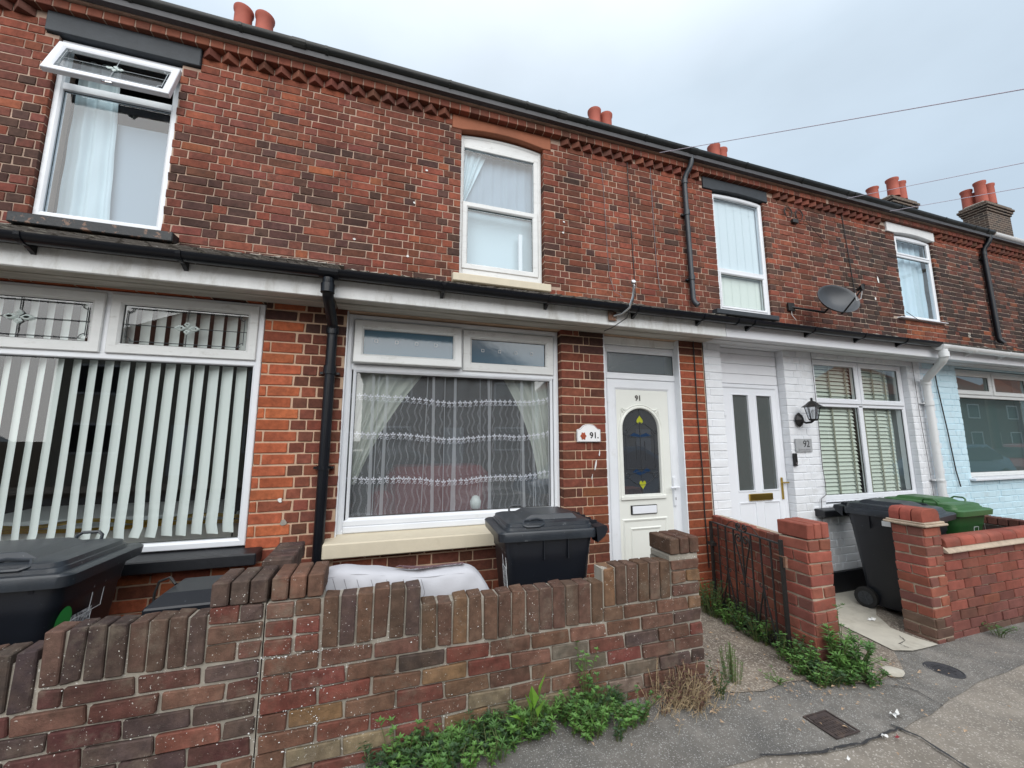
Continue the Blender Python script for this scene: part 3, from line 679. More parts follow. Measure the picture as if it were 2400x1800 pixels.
for k,(x0,x1) in HX.items():
    mm,bb=BM2[k]; hh=HL[k]
    slab(H[k],x0,x1,-.25,2.52,hh,YL+.004,YL+.23,MT[mm],'ground_floor_wall',g=.004)
    if k=='e': continue
    bx0=max(x0,-5.4); bx1=min(x1,9.6)
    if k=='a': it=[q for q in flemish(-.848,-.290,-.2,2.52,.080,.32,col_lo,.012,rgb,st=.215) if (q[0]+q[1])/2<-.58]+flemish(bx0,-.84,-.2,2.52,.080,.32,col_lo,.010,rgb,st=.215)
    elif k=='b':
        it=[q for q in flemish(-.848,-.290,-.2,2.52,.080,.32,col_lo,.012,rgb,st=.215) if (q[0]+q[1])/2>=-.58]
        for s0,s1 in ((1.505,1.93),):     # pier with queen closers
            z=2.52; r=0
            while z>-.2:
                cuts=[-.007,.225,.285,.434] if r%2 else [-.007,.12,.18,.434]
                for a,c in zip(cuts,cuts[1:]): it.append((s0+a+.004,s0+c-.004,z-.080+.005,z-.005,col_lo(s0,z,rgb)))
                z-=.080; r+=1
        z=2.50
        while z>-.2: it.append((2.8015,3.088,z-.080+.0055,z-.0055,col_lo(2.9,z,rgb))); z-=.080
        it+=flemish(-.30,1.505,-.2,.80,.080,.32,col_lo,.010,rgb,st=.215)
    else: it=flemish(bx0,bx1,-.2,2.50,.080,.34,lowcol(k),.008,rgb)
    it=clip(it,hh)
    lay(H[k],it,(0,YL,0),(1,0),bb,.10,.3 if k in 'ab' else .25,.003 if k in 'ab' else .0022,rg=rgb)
# plinth of the white house
b=MB(); b.box(4.21,6.6,3.168,3.2,-.2,.10); b.build('plinth','sill_black',H['c'])
# sills below
sillob(H['a'],-2.74,-.74,.70,.785,3.05,3.28,'sill_black'); sillob(H['b'],-.36,1.505,.685,.815,3.09,3.28,'sill_cream',.03); sillob(H['c'],4.46,6.40,.68,.765,3.10,3.28,'sill_black')
b=MB(); b.box(7.30,9.33,3.13,3.28,.965,.998,.006); b.build('window_sill','upvc_clean',H['d'])
# fascia, soffit
FX={'a':(-5.4,-.375),'b':(-.365,3.10),'c':(3.105,6.60),'d':(6.61,10.72),'e':(10.72,15)}
for k,(a,c) in FX.items():
    cl=k in 'c'; b=MB()
    b.add([(a,2.895,2.475),(c,2.895,2.475),(c,2.92,2.475),(a,2.92,2.475),(a,2.897,2.615),(c,2.897,2.615),(c,2.92,2.615),(a,2.92,2.615)],[(0,3,2,1),(4,5,6,7),(0,1,5,4),(1,2,6,5),(2,3,7,6),(3,0,4,7)])
    b.build('fascia','paint_clean' if cl or k=='d' else 'paint_board',H[k],bevel=.003)
    for y0,y1,zz in ((2.922,2.985,2.482),(2.988,3.06,2.494),(3.063,3.198,2.486)):
        b=MB(); b.box(a,c,y0,y1,zz,zz+.03,.004); b.build('soffit_board','soffit_clean' if k in 'cd' else 'soffit_wood',H[k])
    # lean-to roof with rolled tiles
    dy=4.10-2.80; dz=3.20-2.615; rf=MB()
    zt_={'a':3.185,'b':3.15}.get(k,3.135)
    rf.add([(a,2.86,2.605),(c,2.86,2.605),(c,4.10,zt_-.02),(a,4.10,zt_-.02),(a,2.90,2.60),(c,2.90,2.60),(c,4.10,2.9),(a,4.10,2.9)],[(0,1,2,3),(4,7,6,5),(0,4,5,1),(0,3,7,4),(1,5,6,2)])
    ro=rf.build('lean_to_roof','roof_tile',H[k])
    b=MB(); n=int((c-a)/.08)
    for i in range(n):
        xx=a+i*.08; b.add([(xx,4.03,zt_+.005),(xx+.085,4.03,zt_+.005),(xx+.085,4.106,zt_+.035+rgb.uniform(-.012,.02)),(xx,4.106,zt_+.035+rgb.uniform(-.012,.02)),(xx,4.106,zt_-.02),(xx+.085,4.106,zt_-.02)],[(0,1,2,3),(0,4,5,1)])
    b.build('mortar_fillet','cement',H[k],smooth=True)
    if k=='e': continue
    x=max(a,-5.4); slope=math.atan2(zt_-2.615,1.27)
    tm=BM.get('tile')
    if not tm:
        v=[];pf=[]
        for i in range(17):
            t=i/16; xx=t*.30; zz=.034*max(0,math.sin(t*4*PI))**.8 if math.sin(t*4*PI)>0 else -.004; pf.append((xx,zz))
        v=[(x2,0,z2) for x2,z2 in pf]+[(x2,.40,z2) for x2,z2 in pf]+[(x2,0,z2-.014) for x2,z2 in pf]
        n=17; f=[(i,i+1,n+i+1,n+i) for i in range(n-1)]+[(2*n+i,2*n+i+1,i+1,i) for i in range(n-1)]
        tm=bpy.data.meshes.new('tile'); tm.from_pydata(v,[],f); tm.materials.append(MT['roof_tile']); BM['tile']=tm
    while x<c-.1:
        for r in range(4):
            o=bpy.data.objects.new('tile',tm); COL.objects.link(o); o.parent=ro
            yy=2.828+r*.308*math.cos(slope); zz=2.606+r*.308*math.sin(slope)+(.018 if k in 'ab' else .010)
            if yy+.4*math.cos(slope)>4.11: pass
            o.location=Vector((x,yy+rgb.uniform(-.008,.008),zz+rgb.uniform(-.004,.004)))-WL[ro.name]; o.rotation_euler=(slope-.035,0,0)
            o.scale=(min(1,(c-x)/.30),min(1,(4.10-yy)/.40),1)
        x+=.295
# window 90 ground
w_=part('window',(-1.74,3.23,.8),H['a'])
frame(w_,-2.635,-.85,.79,2.475,.05,3.215)
bar(w_,-2.60,-.885,2.015,2.06,3.218); bar(w_,-1.775,-1.715,2.05,2.44,3.218)
for a,c in ((-2.60,-1.765),(-1.735,-.885)):
    frame(w_,a,c,2.055,2.455,.068,3.200,'upvc_dirty'); pane(w_,a+.068,c-.068,2.123,2.387,3.222,GD)
    l1,d1=leads(a+.07,c-.07,2.125,2.385,3.214,(a+c)/2,2.255,.0028,.05); l1.build('lead_came','lead',w_); d1.build('bevel_diamond','bevel_glass',w_)
pane(w_,-2.585,-.90,.845,2.012,3.245,GD)
rr=random.Random(4)
x=-2.60; i=0
while x<-.92:
    t=(x+2.6)/1.7; a=R(40-13*t+rr.uniform(-2.5,2.5)); hw=.0445; dx,dy=hw*math.cos(a),hw*math.sin(a)
    b=MB(); cx,cy=x,3.31
    secs=[(2.44,0),(1.2,rr.uniform(-.006,.006)),(.93,.01*rr.uniform(-1,1)),(.862+.004*(i%2),.012*rr.uniform(-1,1))]
    v=[]
    for z,o in secs:
        for q in (-1,0,1): v.append((cx+dx*q+o,cy-dy*q+(.006 if q==0 else 0),z))
    f=[(j*3+q,(j+1)*3+q,(j+1)*3+q+1,j*3+q+1) for j in range(3) for q in range(2)]
    b.add(v,f).build('blind_slat','blind_fabric',w_,smooth=True); x+=.0845; i+=1
# bed head inside
b=MB(); b.tube([(-2.6+.05*i,3.45,.955+.015*math.sin(i*.5)) for i in range(36)],.014,6); b.tube([(-2.6+.05*i,3.45,.915+.008*math.sin(i*.3)) for i in range(36)],.014,6); b.build('bed_rail','brass',w_,smooth=True)
b=MB(); b.box(-2.6,-.95,3.47,4.3,.3,.97,.05); b.build('bedding','curtain_white',w_)
# window 91 ground
w_=part('window',(.6,3.28,.8),H['b'])
b=MB(); b.box(-.2975,-.288,3.212,3.27,.80,2.484); b.build('window_trim','upvc',w_)
frame(w_,-.292,1.497,.80,2.478,.045,3.262,'upvc',.10)
for z0,z1,y in ((.815,.862,3.250),(.862,.905,3.256)): bar(w_,-.25,1.455,z0,z1,y)
bar(w_,-.25,1.455,2.035,2.085,3.262); bar(w_,.605,.625,2.08,2.44,3.266)
bar(w_,-.25,1.455,2.43,2.47,3.268,'upvc_dirty')
frame(w_,.618,1.445,2.07,2.425,.075,3.245,'upvc_dirty'); pane(w_,.693,1.37,2.145,2.35,3.27,GT)
frame(w_,-.235,1.44,.90,2.04,.022,3.262)
pane(w_,-.213,1.418,.925,2.018,3.29,GL)
c9=part('casement',(.18,3.262,2.425),w_.parent); c9.rotation_euler=(R(-6.5),0,0); WL[c9.name]=Vector((0,0,0))
MB().ring(rect(-.42,.42,-.345,0),prof(.07,.05),-.03).build('frame','upvc_dirty',c9)
b=MB(); b.quad((-.355,0,-.28),(.355,0,-.28),(.355,0,-.065),(-.355,0,-.065)); b.build('pane',GT,c9)
b=MB()
for i in range(4): b.ring(rect(-.27+.155*i,-.245+.155*i,-.17-.001*i,-.145),[(0,0),(.003,0)],-.003)
b.build('sticker','sticker_white',c9)
b=MB()
for i in range(4): b.ring(rect(.78+.15*i,.805+.15*i,2.245,2.270),[(0,0),(.003,0)],3.266)
b.build('sticker','sticker_white',w_)
# lace curtain: net, folds, wavy threads, flower trims
drape(w_,[(2.04-.06*i,-.26,1.47) for i in range(20)],3.335,NET,.010,34,nx=160,name='net_curtain')
rr=random.Random(12)
b=MB()
for i in range(20):
    x=-.24+1.7*rr.random(); w2=rr.choice((.004,.006,.012,.022)); a=rr.uniform(-.03,.03)
    b.add([(x,3.318,2.02),(x+w2,3.318,2.02),(x+w2*1.2+a,3.318,.90),(x+a,3.318,.90)],[(0,3,2,1)])
b.build('net_fold',NETD,w_,kind='stuff')
def sag(x,z): t=(x-.6)/.87; return z-.055*(1-t*t)+.01*math.sin(x*9)
th=MB()
x=-.23
while x<1.45:
    for zt,zb in ((1.84,1.60),(1.58,1.26),(1.25,.93)):
        for off in (0,.007):
            pts=[]; ph=rr.uniform(0,1)
            for i in range(13):
                z=sag(x,zt)+(sag(x,zb)-sag(x,zt))*i/12; pts.append((x+off+.010*math.sin(i*1.05+ph),3.316,z))
            for p,q in zip(pts,pts[1:]): th.add([p,(p[0]+.0018,p[1],p[2]),(q[0]+.0018,q[1],q[2]),q],[(0,3,2,1)])
    x+=rr.uniform(.038,.070)
th.build('wavy_thread',clothmat('lace_thread',(.86,.88,.92),.42,.3),w_,kind='stuff')
tr=MB()
def disc(cx,cz,rx,rz,an,y,n=7):
    v=[]
    for k2 in range(n):
        a=2*PI*k2/n; p,q=rx*math.cos(a),rz*math.sin(a); v.append((cx+p*math.cos(an)-q*math.sin(an),y,cz+p*math.sin(an)+q*math.cos(an)))
    tr.add(v,[tuple(range(n))])
for zb in (1.86,1.56,1.22):
    x=-.235
    while x<1.45:
        z=sag(x,zb)+rr.uniform(-.004,.004); s=.011; y=3.312
        disc(x,z+.013,s*.55,s,0,y); disc(x-.011,z+.003,s*.55,s,.95,y); disc(x+.011,z+.003,s*.55,s,-.95,y); 
        pts=[(x-.019+.024*t/10-.0,z-.034+.02*math.sin(t/10*PI*.5)) for t in range(9)]
        cur=[(x+.004+(.015-.012*t/13)*math.cos(2.6-t*.62),z-.022+(.013-.010*t/13)*math.sin(2.6-t*.62)) for t in range(13)]
        for P in (pts,cur):
            for p,q in zip(P,P[1:]): tr.add([(p[0],y,p[1]-.0018),(q[0],y,q[1]-.0018),(q[0],y,q[1]+.0022),(p[0],y,p[1]+.0022)],[(0,1,2,3)])
        x+=rr.uniform(.038,.052)
tr.build('lace_trim',LACE,w_,kind='stuff')
drape(w_,[(2.03-.08*i,-.28,.30-.062*i+.0016*i*i) for i in range(12)],3.385,DRAPE,.014,60,name='drape')
drape(w_,[(2.03-.08*i,1.02+.050*i-.0019*i*i,1.50) for i in range(12)],3.385,DRAPE,.014,60,name='drape')
b=MB(); b.box(.05,1.0,3.75,4.3,.5,1.25,.08); b.box(-.1,.12,3.7,4.3,.4,1.05,.06); b.build('sofa','sofa_red',w_)
b=MB(); b.lathe([(.03,0),(.045,.02),(.05,.06),(.03,.10),(.01,.11)],(.78,3.42,.915),12); b.build('vase','bevel_glass',w_,smooth=True)
# window 92 ground: 2x2 with venetian blinds
w_=part('window',(5.5,3.28,.8),H['c'])
frame(w_,4.66,6.33,.80,2.435,.05,3.262,'upvc_clean',.08)
bar(w_,5.46,5.53,.84,1.90,3.262,'upvc_clean'); bar(w_,4.70,6.29,1.875,1.925,3.262,'upvc_clean'); bar(w_,4.70,6.29,.82,.875,3.258,'upvc_clean')
for a,c in ((4.695,5.49),(5.50,6.295)):
    frame(w_,a,c,1.915,2.425,.06,3.245,'upvc_clean'); pane(w_,a+.06,c-.06,1.975,2.365,3.268,GL92)
pane(w_,4.71,5.455,.88,1.872,3.285,GL92); pane(w_,5.535,6.28,.88,1.872,3.285,GL92)
for bx0,bx1 in ((4.69,5.44),(5.54,6.14)):
    z=2.40; i=0
    while z>.88:
        b=MB(); zz=z+.002*math.sin(i*2.1); v=[(bx0,3.318,zz-.024),(bx1,3.318,zz-.024),(bx1,3.331,zz+.002),(bx0,3.331,zz+.002),(bx1,3.340,zz+.019),(bx0,3.340,zz+.019)]
        b.add(v,[(0,1,2,3),(3,2,4,5)]).build('blind_slat','blind_sage',w_); z-=.0455; i+=1
    b=MB()
    for q in (.12,.5,.88):
        xx=bx0+(bx1-bx0)*q; b.box(xx-.012,xx+.012,3.308,3.311,.86,2.42)
    b.build('blind_tape','blind_cord',w_)
drape(w_,[(2.4-.1*i,6.16,6.31) for i in range(16)],3.40,SHEER,.01,50,nx=14)
# window 93 ground
w_=part('window',(8.3,3.28,1.0),H['d'])
frame(w_,7.365,9.275,1.0,2.465,.055,3.262,'upvc_dirty',.08)
bar(w_,7.42,9.22,2.07,2.12,3.262,'upvc_dirty')
for a,c in ((7.41,8.29),(8.31,9.23)): frame(w_,a,c,2.115,2.43,.06,3.245,'upvc_dirty'); pane(w_,a+.06,c-.06,2.175,2.37,3.268,G93)
pane(w_,7.42,9.22,1.055,2.07,3.285,G93)
b=MB(); b.quad((7.38,3.42,1.02),(9.26,3.42,1.02),(9.26,3.42,2.44),(7.38,3.42,2.44)); b.build('net_curtain',clothmat('net_teal',(.22,.33,.33),.9,.2),w_)
# ------------------------------------------------------------------ door 91
d=part('door',(2.37,3.3,.0),H['b'])
b=MB(); b.box(1.937,1.958,3.215,3.275,-.1,2.484); b.box(2.790,2.802,3.203,3.29,-.1,2.484); b.build('door_trim','upvc',d)
MB().ring(rect(1.955,2.865,-.1,2.405),prof(.055,.09),3.272).build('door_frame','upvc',d)
b=MB(); b.box(1.94,2.86,3.255,3.29,2.408,2.482,.003); b.build('head_board','paint_board',d)
bar(d,2.0,2.81,2.075,2.125,3.272,'upvc')
MB().ring(rect(2.0,2.81,2.115,2.36),prof(.022,.04),3.27).build('toplight_frame','upvc',d); pane(d,2.025,2.785,2.14,2.335,3.29,GF)
MB().ring(rect(2.012,2.80,-.08,2.072),prof(.098,.05,.02),3.278).build('door_sash','upvc',d)
al=[(2.165,.985),(2.575,.985),(2.575,1.60)]+[(2.37+.205*math.cos(a),1.60+.195*math.sin(a)) for a in [PI*i/18 for i in range(1,18)]]+[(2.165,1.60)]
pl=MB()                                             # panel with an arched opening
ol=[(2.11,.985),(2.70,.985),(2.70,1.60)]+[(min(2.70,max(2.11,2.37+.5*math.cos(a))),min(1.975,1.60+.5*math.sin(a))) for a in [PI*i/18 for i in range(1,18)]]+[(2.11,1.60)]
n=len(al); pl.add([(x,3.290,z) for x,z in ol]+[(x,3.290,z) for x,z in al],[(i,(i+1)%n,(i+1)%n+n,i+n) for i in range(n)])
pl.box(2.105,2.705,3.290,3.31,-.06,.986)
pl.box(2.105,2.705,3.292,3.31,1.80,1.98)
pl.build('door_panel','door_white',d)
MB().ring(al,[(-.045,.02),(-.045,.004),(-.036,-.010),(-.026,-.004),(-.014,-.014),(-.004,-.012),(.003,.012)],3.290).build('glass_surround','door_white',d,smooth=True)
b=MB(); b.box(2.125,2.625,3.272,3.292,.938,.975,.006); b.build('weather_bead','door_white',d)
b=MB(); b.add([(x,3.300,z) for x,z in al],[tuple(range(len(al)))]); b.build('door_glass',GDK,d)
for q,(cx,sg) in enumerate(((2.165,1),(2.575,-1))):  # carved corner leaves
    b=MB(); b.tube([(cx+sg*(.0+.09*t),3.286,1.80-.02*math.sin(t*PI)) for t in [i/6 for i in range(7)]],[.001,.006,.008,.008,.008,.006,.001],6); b.tube([(cx-sg*.01,3.286,1.795-.10*t) for t in [i/6 for i in range(7)]],[.001,.005,.007,.007,.007,.005,.001],6); b.tube([(cx+sg*(.03*t-.005),3.286,1.79-.045*t) for t in [i/4 for i in range(5)]],[.001,.006,.007,.006,.001],6)
    b.build('carved_leaf','door_white',d,smooth=True)
for (a,c,z1,wd) in ((2.13,2.63,.77,.03),(2.21,2.555,.69,.028)):
    MB().ring(rect(a,c,-.04 if a<2.2 else .05,z1),[(0,.012),(0,.002),(.010,-.008),(wd-.006,-.003),(wd,.004)],3.288).build('door_moulding','door_white',d)
yl=3.2965; ld=MB(); T=lambda p,r=.0022: ld.tube([(x,yl,z) for x,z in p],r,4)
T([(2.37,.99),(2.37,1.03)]); T([(2.37,1.12),(2.37,1.65)]); T([(2.37,1.74),(2.37,1.79)])
for x in (2.21,2.53): T([(x,1.22),(x,1.55)])
for x in (2.32,2.42): T([(x,1.30),(x,1.48)])
T([(2.165,1.56),(2.2,1.56)]); T([(2.54,1.56),(2.575,1.56)]); T([(2.165,1.36),(2.21,1.36)]); T([(2.53,1.36),(2.575,1.36)]); T([(2.21,1.22),(2.53,1.22)]); T([(2.21,1.52),(2.53,1.52)])
T([(2.2+.34*t/20*1.0,1.56+.10*math.sin(t/20*PI)) for t in range(21)]); T([(2.2+.34*t/20,1.545-.025*math.sin(t/20*PI)) for t in range(21)])
T([(2.19+.36*t/20,1.17-.10*math.sin(t/20*PI)) for t in range(21)]); T([(2.19+.36*t/20,1.19-.01*math.sin(t/20*PI*3)) for t in range(21)])
for cx,cz in ((2.205,1.565),(2.535,1.565),(2.215,1.16),(2.525,1.16)): T([(cx+.026*math.cos(a),cz+.026*math.sin(a)) for a in [2*PI*i/12 for i in range(13)]])
def heart(cx,cz,s,up):
    P=[]
    for i in range(24):
        t=2*PI*i/24; x=16*math.sin(t)**3; z=13*math.cos(t)-5*math.cos(2*t)-2*math.cos(3*t)-math.cos(4*t)
        P.append((cx+x*s,cz+(-z*1.25 if up else z*1.25)*s))
    return P
for cz,up in ((1.685,True),(1.075,False)):
    P=heart(2.37 if up else 2.375,cz,.0024,up); T(P+[P[0]])
    b=MB(); b.add([(x,3.2975,z) for x,z in P],[tuple(range(24))]); b.build('glass_heart','yellow_glass',d)
ld.build('lead_came','lead',d)
b=MB(); b.add([(2.37+x,3.2978,1.55+z) for x,z in ((-.13,-.02),(0,-.035),(.13,-.02),(.07,.01),(0,-.01),(-.07,.01))],[(0,1,4,5),(1,2,3,4)]); b.add([(2.37+x,3.2978,1.17+z) for x,z in ((-.10,.02),(-.02,-.01),(.10,.03),(.06,.06),(0,.02),(-.06,.05))],[(0,1,4,5),(1,2,3,4)]); b.build('blue_glass','blue_glass',d)
b=MB(); b.box(2.225,2.51,3.276,3.292,.805,.888,.003); b.build('letterbox_surround','text_black',d)
b=MB(); b.box(2.237,2.502,3.270,3.28,.812,.881,.003); b.build('letterbox','upvc_clean',d)
b=MB(); b.box(2.705,2.730,3.262,3.284,.86,1.14,.008); b.box(2.65,2.755,3.235,3.25,1.03,1.05,.006); b.box(2.71,2.725,3.24,3.27,1.03,1.055,.003); b.build('door_handle','upvc_clean',d)
b=MB(); b.box(2.714,2.721,3.2605,3.263,.92,.945); b.build('keyhole','text_black',d)
def text(s,size,loc,m,par,name,ext=.0015,bold=.0):
    cu=bpy.data.curves.new(name,'FONT'); cu.body=s; cu.size=size; cu.extrude=ext; cu.offset=bold; cu.align_x='CENTER'; cu.align_y='CENTER'
    t=bpy.data.objects.new(name,cu); dg=bpy.context.evaluated_depsgraph_get()
    COL.objects.link(t); dg=bpy.context.evaluated_depsgraph_get(); me=bpy.data.meshes.new_from_object(t.evaluated_get(dg)); bpy.data.objects.remove(t)
    me.materials.clear(); me.materials.append(MT[m]); me.transform(Matrix.Rotation(R(90),4,'X')); me.name=name
    o=bpy.data.objects.new(name,me); COL.objects.link(o); put(o,Vector(loc),par); return o
text('91',.072,(2.357,3.288,1.895),'text_metal',d,'house_number',.003,.0016)
# ------------------------------------------------------------------ door 92
d=part('door',(3.77,3.3,.0),H['c'])
MB().ring(rect(3.335,4.20,-.15,2.09),prof(.05,.08),3.28).build('door_frame','upvc_clean',d)
for z0,z1 in ((2.095,2.20),(2.203,2.31),(2.313,2.42),(2.423,2.48)):
    b=MB(); b.box(3.335,4.20,3.285,3.31,z0,z1,.004); b.build('cladding_board','paint_clean',d)
lf=MB()
for a,c,z0,z1 in ((3.385,3.525,-.1,2.04),(4.095,4.15,-.1,2.04),(3.765,3.855,-.1,2.04),(3.525,3.765,1.985,2.04),(3.855,4.095,1.985,2.04),(3.525,3.765,.855,.955),(3.855,4.095,.855,.955)): lf.box(a,c,3.29,3.33,z0,z1)
lf.build('door_leaf','upvc_clean',d)
for a,c in ((3.525,3.765),(3.855,4.095)):
    MB().ring(rect(a,c,.955,1.985),[(0,.0),(.003,-.006),(.012,-.006),(.016,.012)],3.29).build('glazing_bead','upvc_clean',d); pane(d,a+.015,c-.015,.97,1.97,3.305,GF92,False)
    MB().ring(rect(a,c,-.05,.855),[(0,.0),(.003,-.005),(.014,-.004),(.02,.008)],3.29).build('panel_bead','upvc_clean',d)
    b=MB(); b.box(a+.018,c-.018,3.297,3.32,-.04,.84); b.build('panel','upvc_clean',d)
b=MB(); b.box(3.655,3.975,3.27,3.288,.865,.935,.004); b.build('letterbox','brass',d)
b=MB(); b.box(4.118,4.140,3.274,3.289,.86,1.09,.004); b.box(4.10,4.20,3.25,3.262,1.03,1.045,.004); b.tube([(4.13,3.28,1.037),(4.13,3.255,1.037)],.008,8); b.build('door_handle','brass',d)
b=MB(); b.box(3.39,3.42,3.262,3.288,1.74,1.80,.003); b.build('hinge','upvc_clean',d)
# ------------------------------------------------------------------ chimneys
def pot(par,x,y,z,h=.62,r=.135):
    b=MB(); b.lathe([(r*1.0,0),(r*.97,h*.5),(r*.96,h*.86),(r*1.10,h*.92),(r*1.12,h),(r*.9,h),(r*.85,h*.6)],(x,y,z),20); return b.build('chimney_pot','chimney_pot',par,smooth=True)
def brickdeco():
    if 'chimney_brick' in MT: return MT['chimney_brick']
    m=mat('chimney_brick',(.075,.05,.035),.95,.6,60,.3,10); t=m.node_tree; n=t.nodes; l=t.links; bs=n['Principled BSDF']
    ge=n.new('ShaderNodeNewGeometry'); sp=n.new('ShaderNodeSeparateXYZ'); l.new(ge.outputs['Position'],sp.inputs[0]); ad=n.new('ShaderNodeMath'); ad.operation='ADD'; l.new(sp.outputs[0],ad.inputs[0]); l.new(sp.outputs[1],ad.inputs[1])
    cb=n.new('ShaderNodeCombineXYZ'); l.new(ad.outputs[0],cb.inputs[0]); l.new(sp.outputs[2],cb.inputs[1])
    br=n.new('ShaderNodeTexBrick'); br.inputs['Scale'].default_value=1; br.inputs['Brick Width'].default_value=.23; br.inputs['Row Height'].default_value=.078; br.inputs['Mortar Size'].default_value=.007
    br.inputs['Color1'].default_value=(.075,.048,.035,1); br.inputs['Color2'].default_value=(.035,.027,.023,1); br.inputs['Mortar'].default_value=(.22,.18,.14,1)
    l.new(cb.outputs[0],br.inputs[0]); l.new(br.outputs[0],bs.inputs['Base Color']); return m
brickdeco()
def chimney(h,x0,x1,y0,y1,zt,pots,corb=True):
    c=MB(); c.box(x0,x1,y0,y1,5.6,zt-.30); o=c.build('chimney','chimney_brick',h)
    b=MB(); e2=0
    for i,(ex,z0,z1) in enumerate(((.03,zt-.30,zt-.225),(.06,zt-.225,zt-.15),(.09,zt-.15,zt-.075),(.05,zt-.075,zt))): b.box(x0-ex,x1+ex,y0-ex,y1+ex,z0,z1-.002,.006)
    b.build('corbel','chimney_brick',o)
    b=MB(); b.box(x0+.02,x1-.02,y0+.02,y1-.02,zt-.01,zt+.07,.04); b.build('flaunching','cement',o)
    for px,py,ph in pots: pot(o,px,py,zt+.04,ph)
chimney(H['a'],-2.75,-2.1,6.85,7.45,8.18,[(-2.57,7.0,.56),(-2.25,7.0,.54),(-2.57,7.3,.4)])
chimney(H['b'],4.02-.9+.0,3.09,6.9,7.4,8.0,[]) if False else None
chimney(H['c'],4.0,4.75,6.85,7.45,8.12,[(4.2,7.0,.60),(4.52,7.05,.62)])
chimney(H['d'],7.35,8.1,6.85,7.45,8.08,[(7.55,7.0,.60),(7.83,7.05,.60)])
chimney(H['e'],13.35,14.35,6.55,6.95,8.30,[(13.33,6.95,.42),(13.62,6.62,.55),(14.02,6.66,.55)])
hf=thing('terraced_house',(18,4.1,0),'house beyond the terrace end of which only the broad dark chimney stack shows','house')
chimney(hf,17.92,19.25,6.5,7.05,9.0,[(18.12,6.95,.62),(18.10,6.62,.72),(18.52,6.60,.70),(18.30,6.88,.50)])
b=MB(); b.box(15.02,21,4.1,10.8,-.2,5.3); b.build('wall','opposite_brick',hf)
b=MB(); b.add([(15.02,3.93,5.36),(21,3.93,5.36),(21,7.4,7.75),(15.02,7.4,7.75),(15.02,10.9,5.36),(21,10.9,5.36)],[(0,1,2,3),(3,2,5,4)]); b.build('roof','slate',hf)
# ------------------------------------------------------------------ gutters and pipes
def gutter(x0,x1,y,zt,r,m,label,brk,group,unions=()):
    t=thing('gutter',((x0+x1)/2,y,zt-r),label,'gutter',group)
    n=9; P=[(y-r*math.cos(PI*i/n),zt-r*math.sin(PI*i/n)) for i in range(n+1)]; Q=[(y+(r-.004)*math.cos(PI*i/n),zt-(r-.004)*math.sin(PI*i/n)) for i in range(n+1)]
    b=MB(); segs=max(2,int((x1-x0)/1.2)); loop=P+Q; rgx=random.Random(int(x0*10)); secs=[]
    for s in range(segs+1):
        xx=x0+(x1-x0)*s/segs; dz=rgx.uniform(-.005,.005); secs.append([(xx,a,c+dz) for a,c in loop])
    b.loft(secs).build('channel',m,t,smooth=True)
    for bx in brk:
        k2=MB(); k2.loft([[(bx+dx,y-(r+.006)*math.cos(PI*i/n),zt-(r+.006)*math.sin(PI*i/n)) for i in range(n+1)]+[(bx+dx,y+(r+.03),zt-.02),(bx+dx,y+(r+.03),zt+.0)] for dx in (-.013,.013)])
        k2.add([(bx-.012,y+.02,zt-r-.002),(bx+.012,y+.02,zt-r-.002),(bx+.012,y+r+.03,zt-r-.03),(bx-.012,y+r+.03,zt-r-.03),(bx+.012,y+r+.03,zt-.02),(bx-.012,y+r+.03,zt-.02)],[(0,1,2,3),(3,2,4,5),(0,3,5),(1,4,2)])
        k2.build('bracket',m,t)
    for bx in unions:
        MB().loft([[(bx+dx,y-(r+.007)*math.cos(PI*i/n),zt-(r+.007)*math.sin(PI*i/n)) for i in range(n+1)] for dx in (-.06,.06)]).build('union',m,t)
    return t
GG='gutters along the terrace'
gutter(-5.4,6.22,2.818,2.628,.050,'gutter_black','long black gutter along the low lean-to roof above the ground floor windows',[-1.95,-1.22,.38,1.22,2.05,2.75,3.35,4.15,4.9,5.6],GG,[-.39,3.2,-2.6])
gutter(6.22,15,2.815,2.605,.052,'gutter_white','white gutter along the lean-to roof of the pale blue house',[6.9,7.6,8.3,9.0],GG,[6.27])
gutter(-5.4,10.92,3.955,5.415,.068,'gutter_grey','long dark gutter under the upper roof edge of the terrace',[-2.3,-1.45,-.7,.55,1.45,2.25,3.1,4.8,5.9,6.9,8.2,9.4,10.3],GG,[-.95,1.9,3.86,7.1,10.75])
gutter(10.95,15,3.955,5.405,.062,'gutter_white','white gutter under the roof edge at the far right end of the terrace',[11.6,12.4],GG)
def pipe(label,path,r,m,clips,cy,extra=()):
    t=thing('downpipe',path[-1],label,'drainpipe','rainwater downpipes on the terrace')
    P=[Vector(p) for p in path]; pts=[]
    for i,p in enumerate(P):
        if 0<i<len(P)-1:
            a=(P[i-1]-p); c=(P[i+1]-p); q=min(.05,a.length*.4,c.length*.4); pts+=[p+a.normalized()*q,p+a.normalized()*q*.35+c.normalized()*q*.35,p+c.normalized()*q]
        else: pts.append(p)
    MB().tube(pts,r,14).build('pipe',m,t,smooth=True)
    for x,z in clips:
        b=MB(); b.lathe([(r+.004,-.014),(r+.006,-.012),(r+.006,.012),(r+.004,.014)],(x,P[-2].y,z),14); b.box(x-r-.03,x+r+.03,P[-2].y+r*.5,cy,z-.008,z+.008); b.build('pipe_clip',m,t)
    for x,y,z in extra: b=MB(); b.lathe([(r+.002,-.03),(r+.008,-.03),(r+.008,.03),(r+.002,.03)],(x,y,z),14); b.build('socket',m,t,smooth=True)
    return t
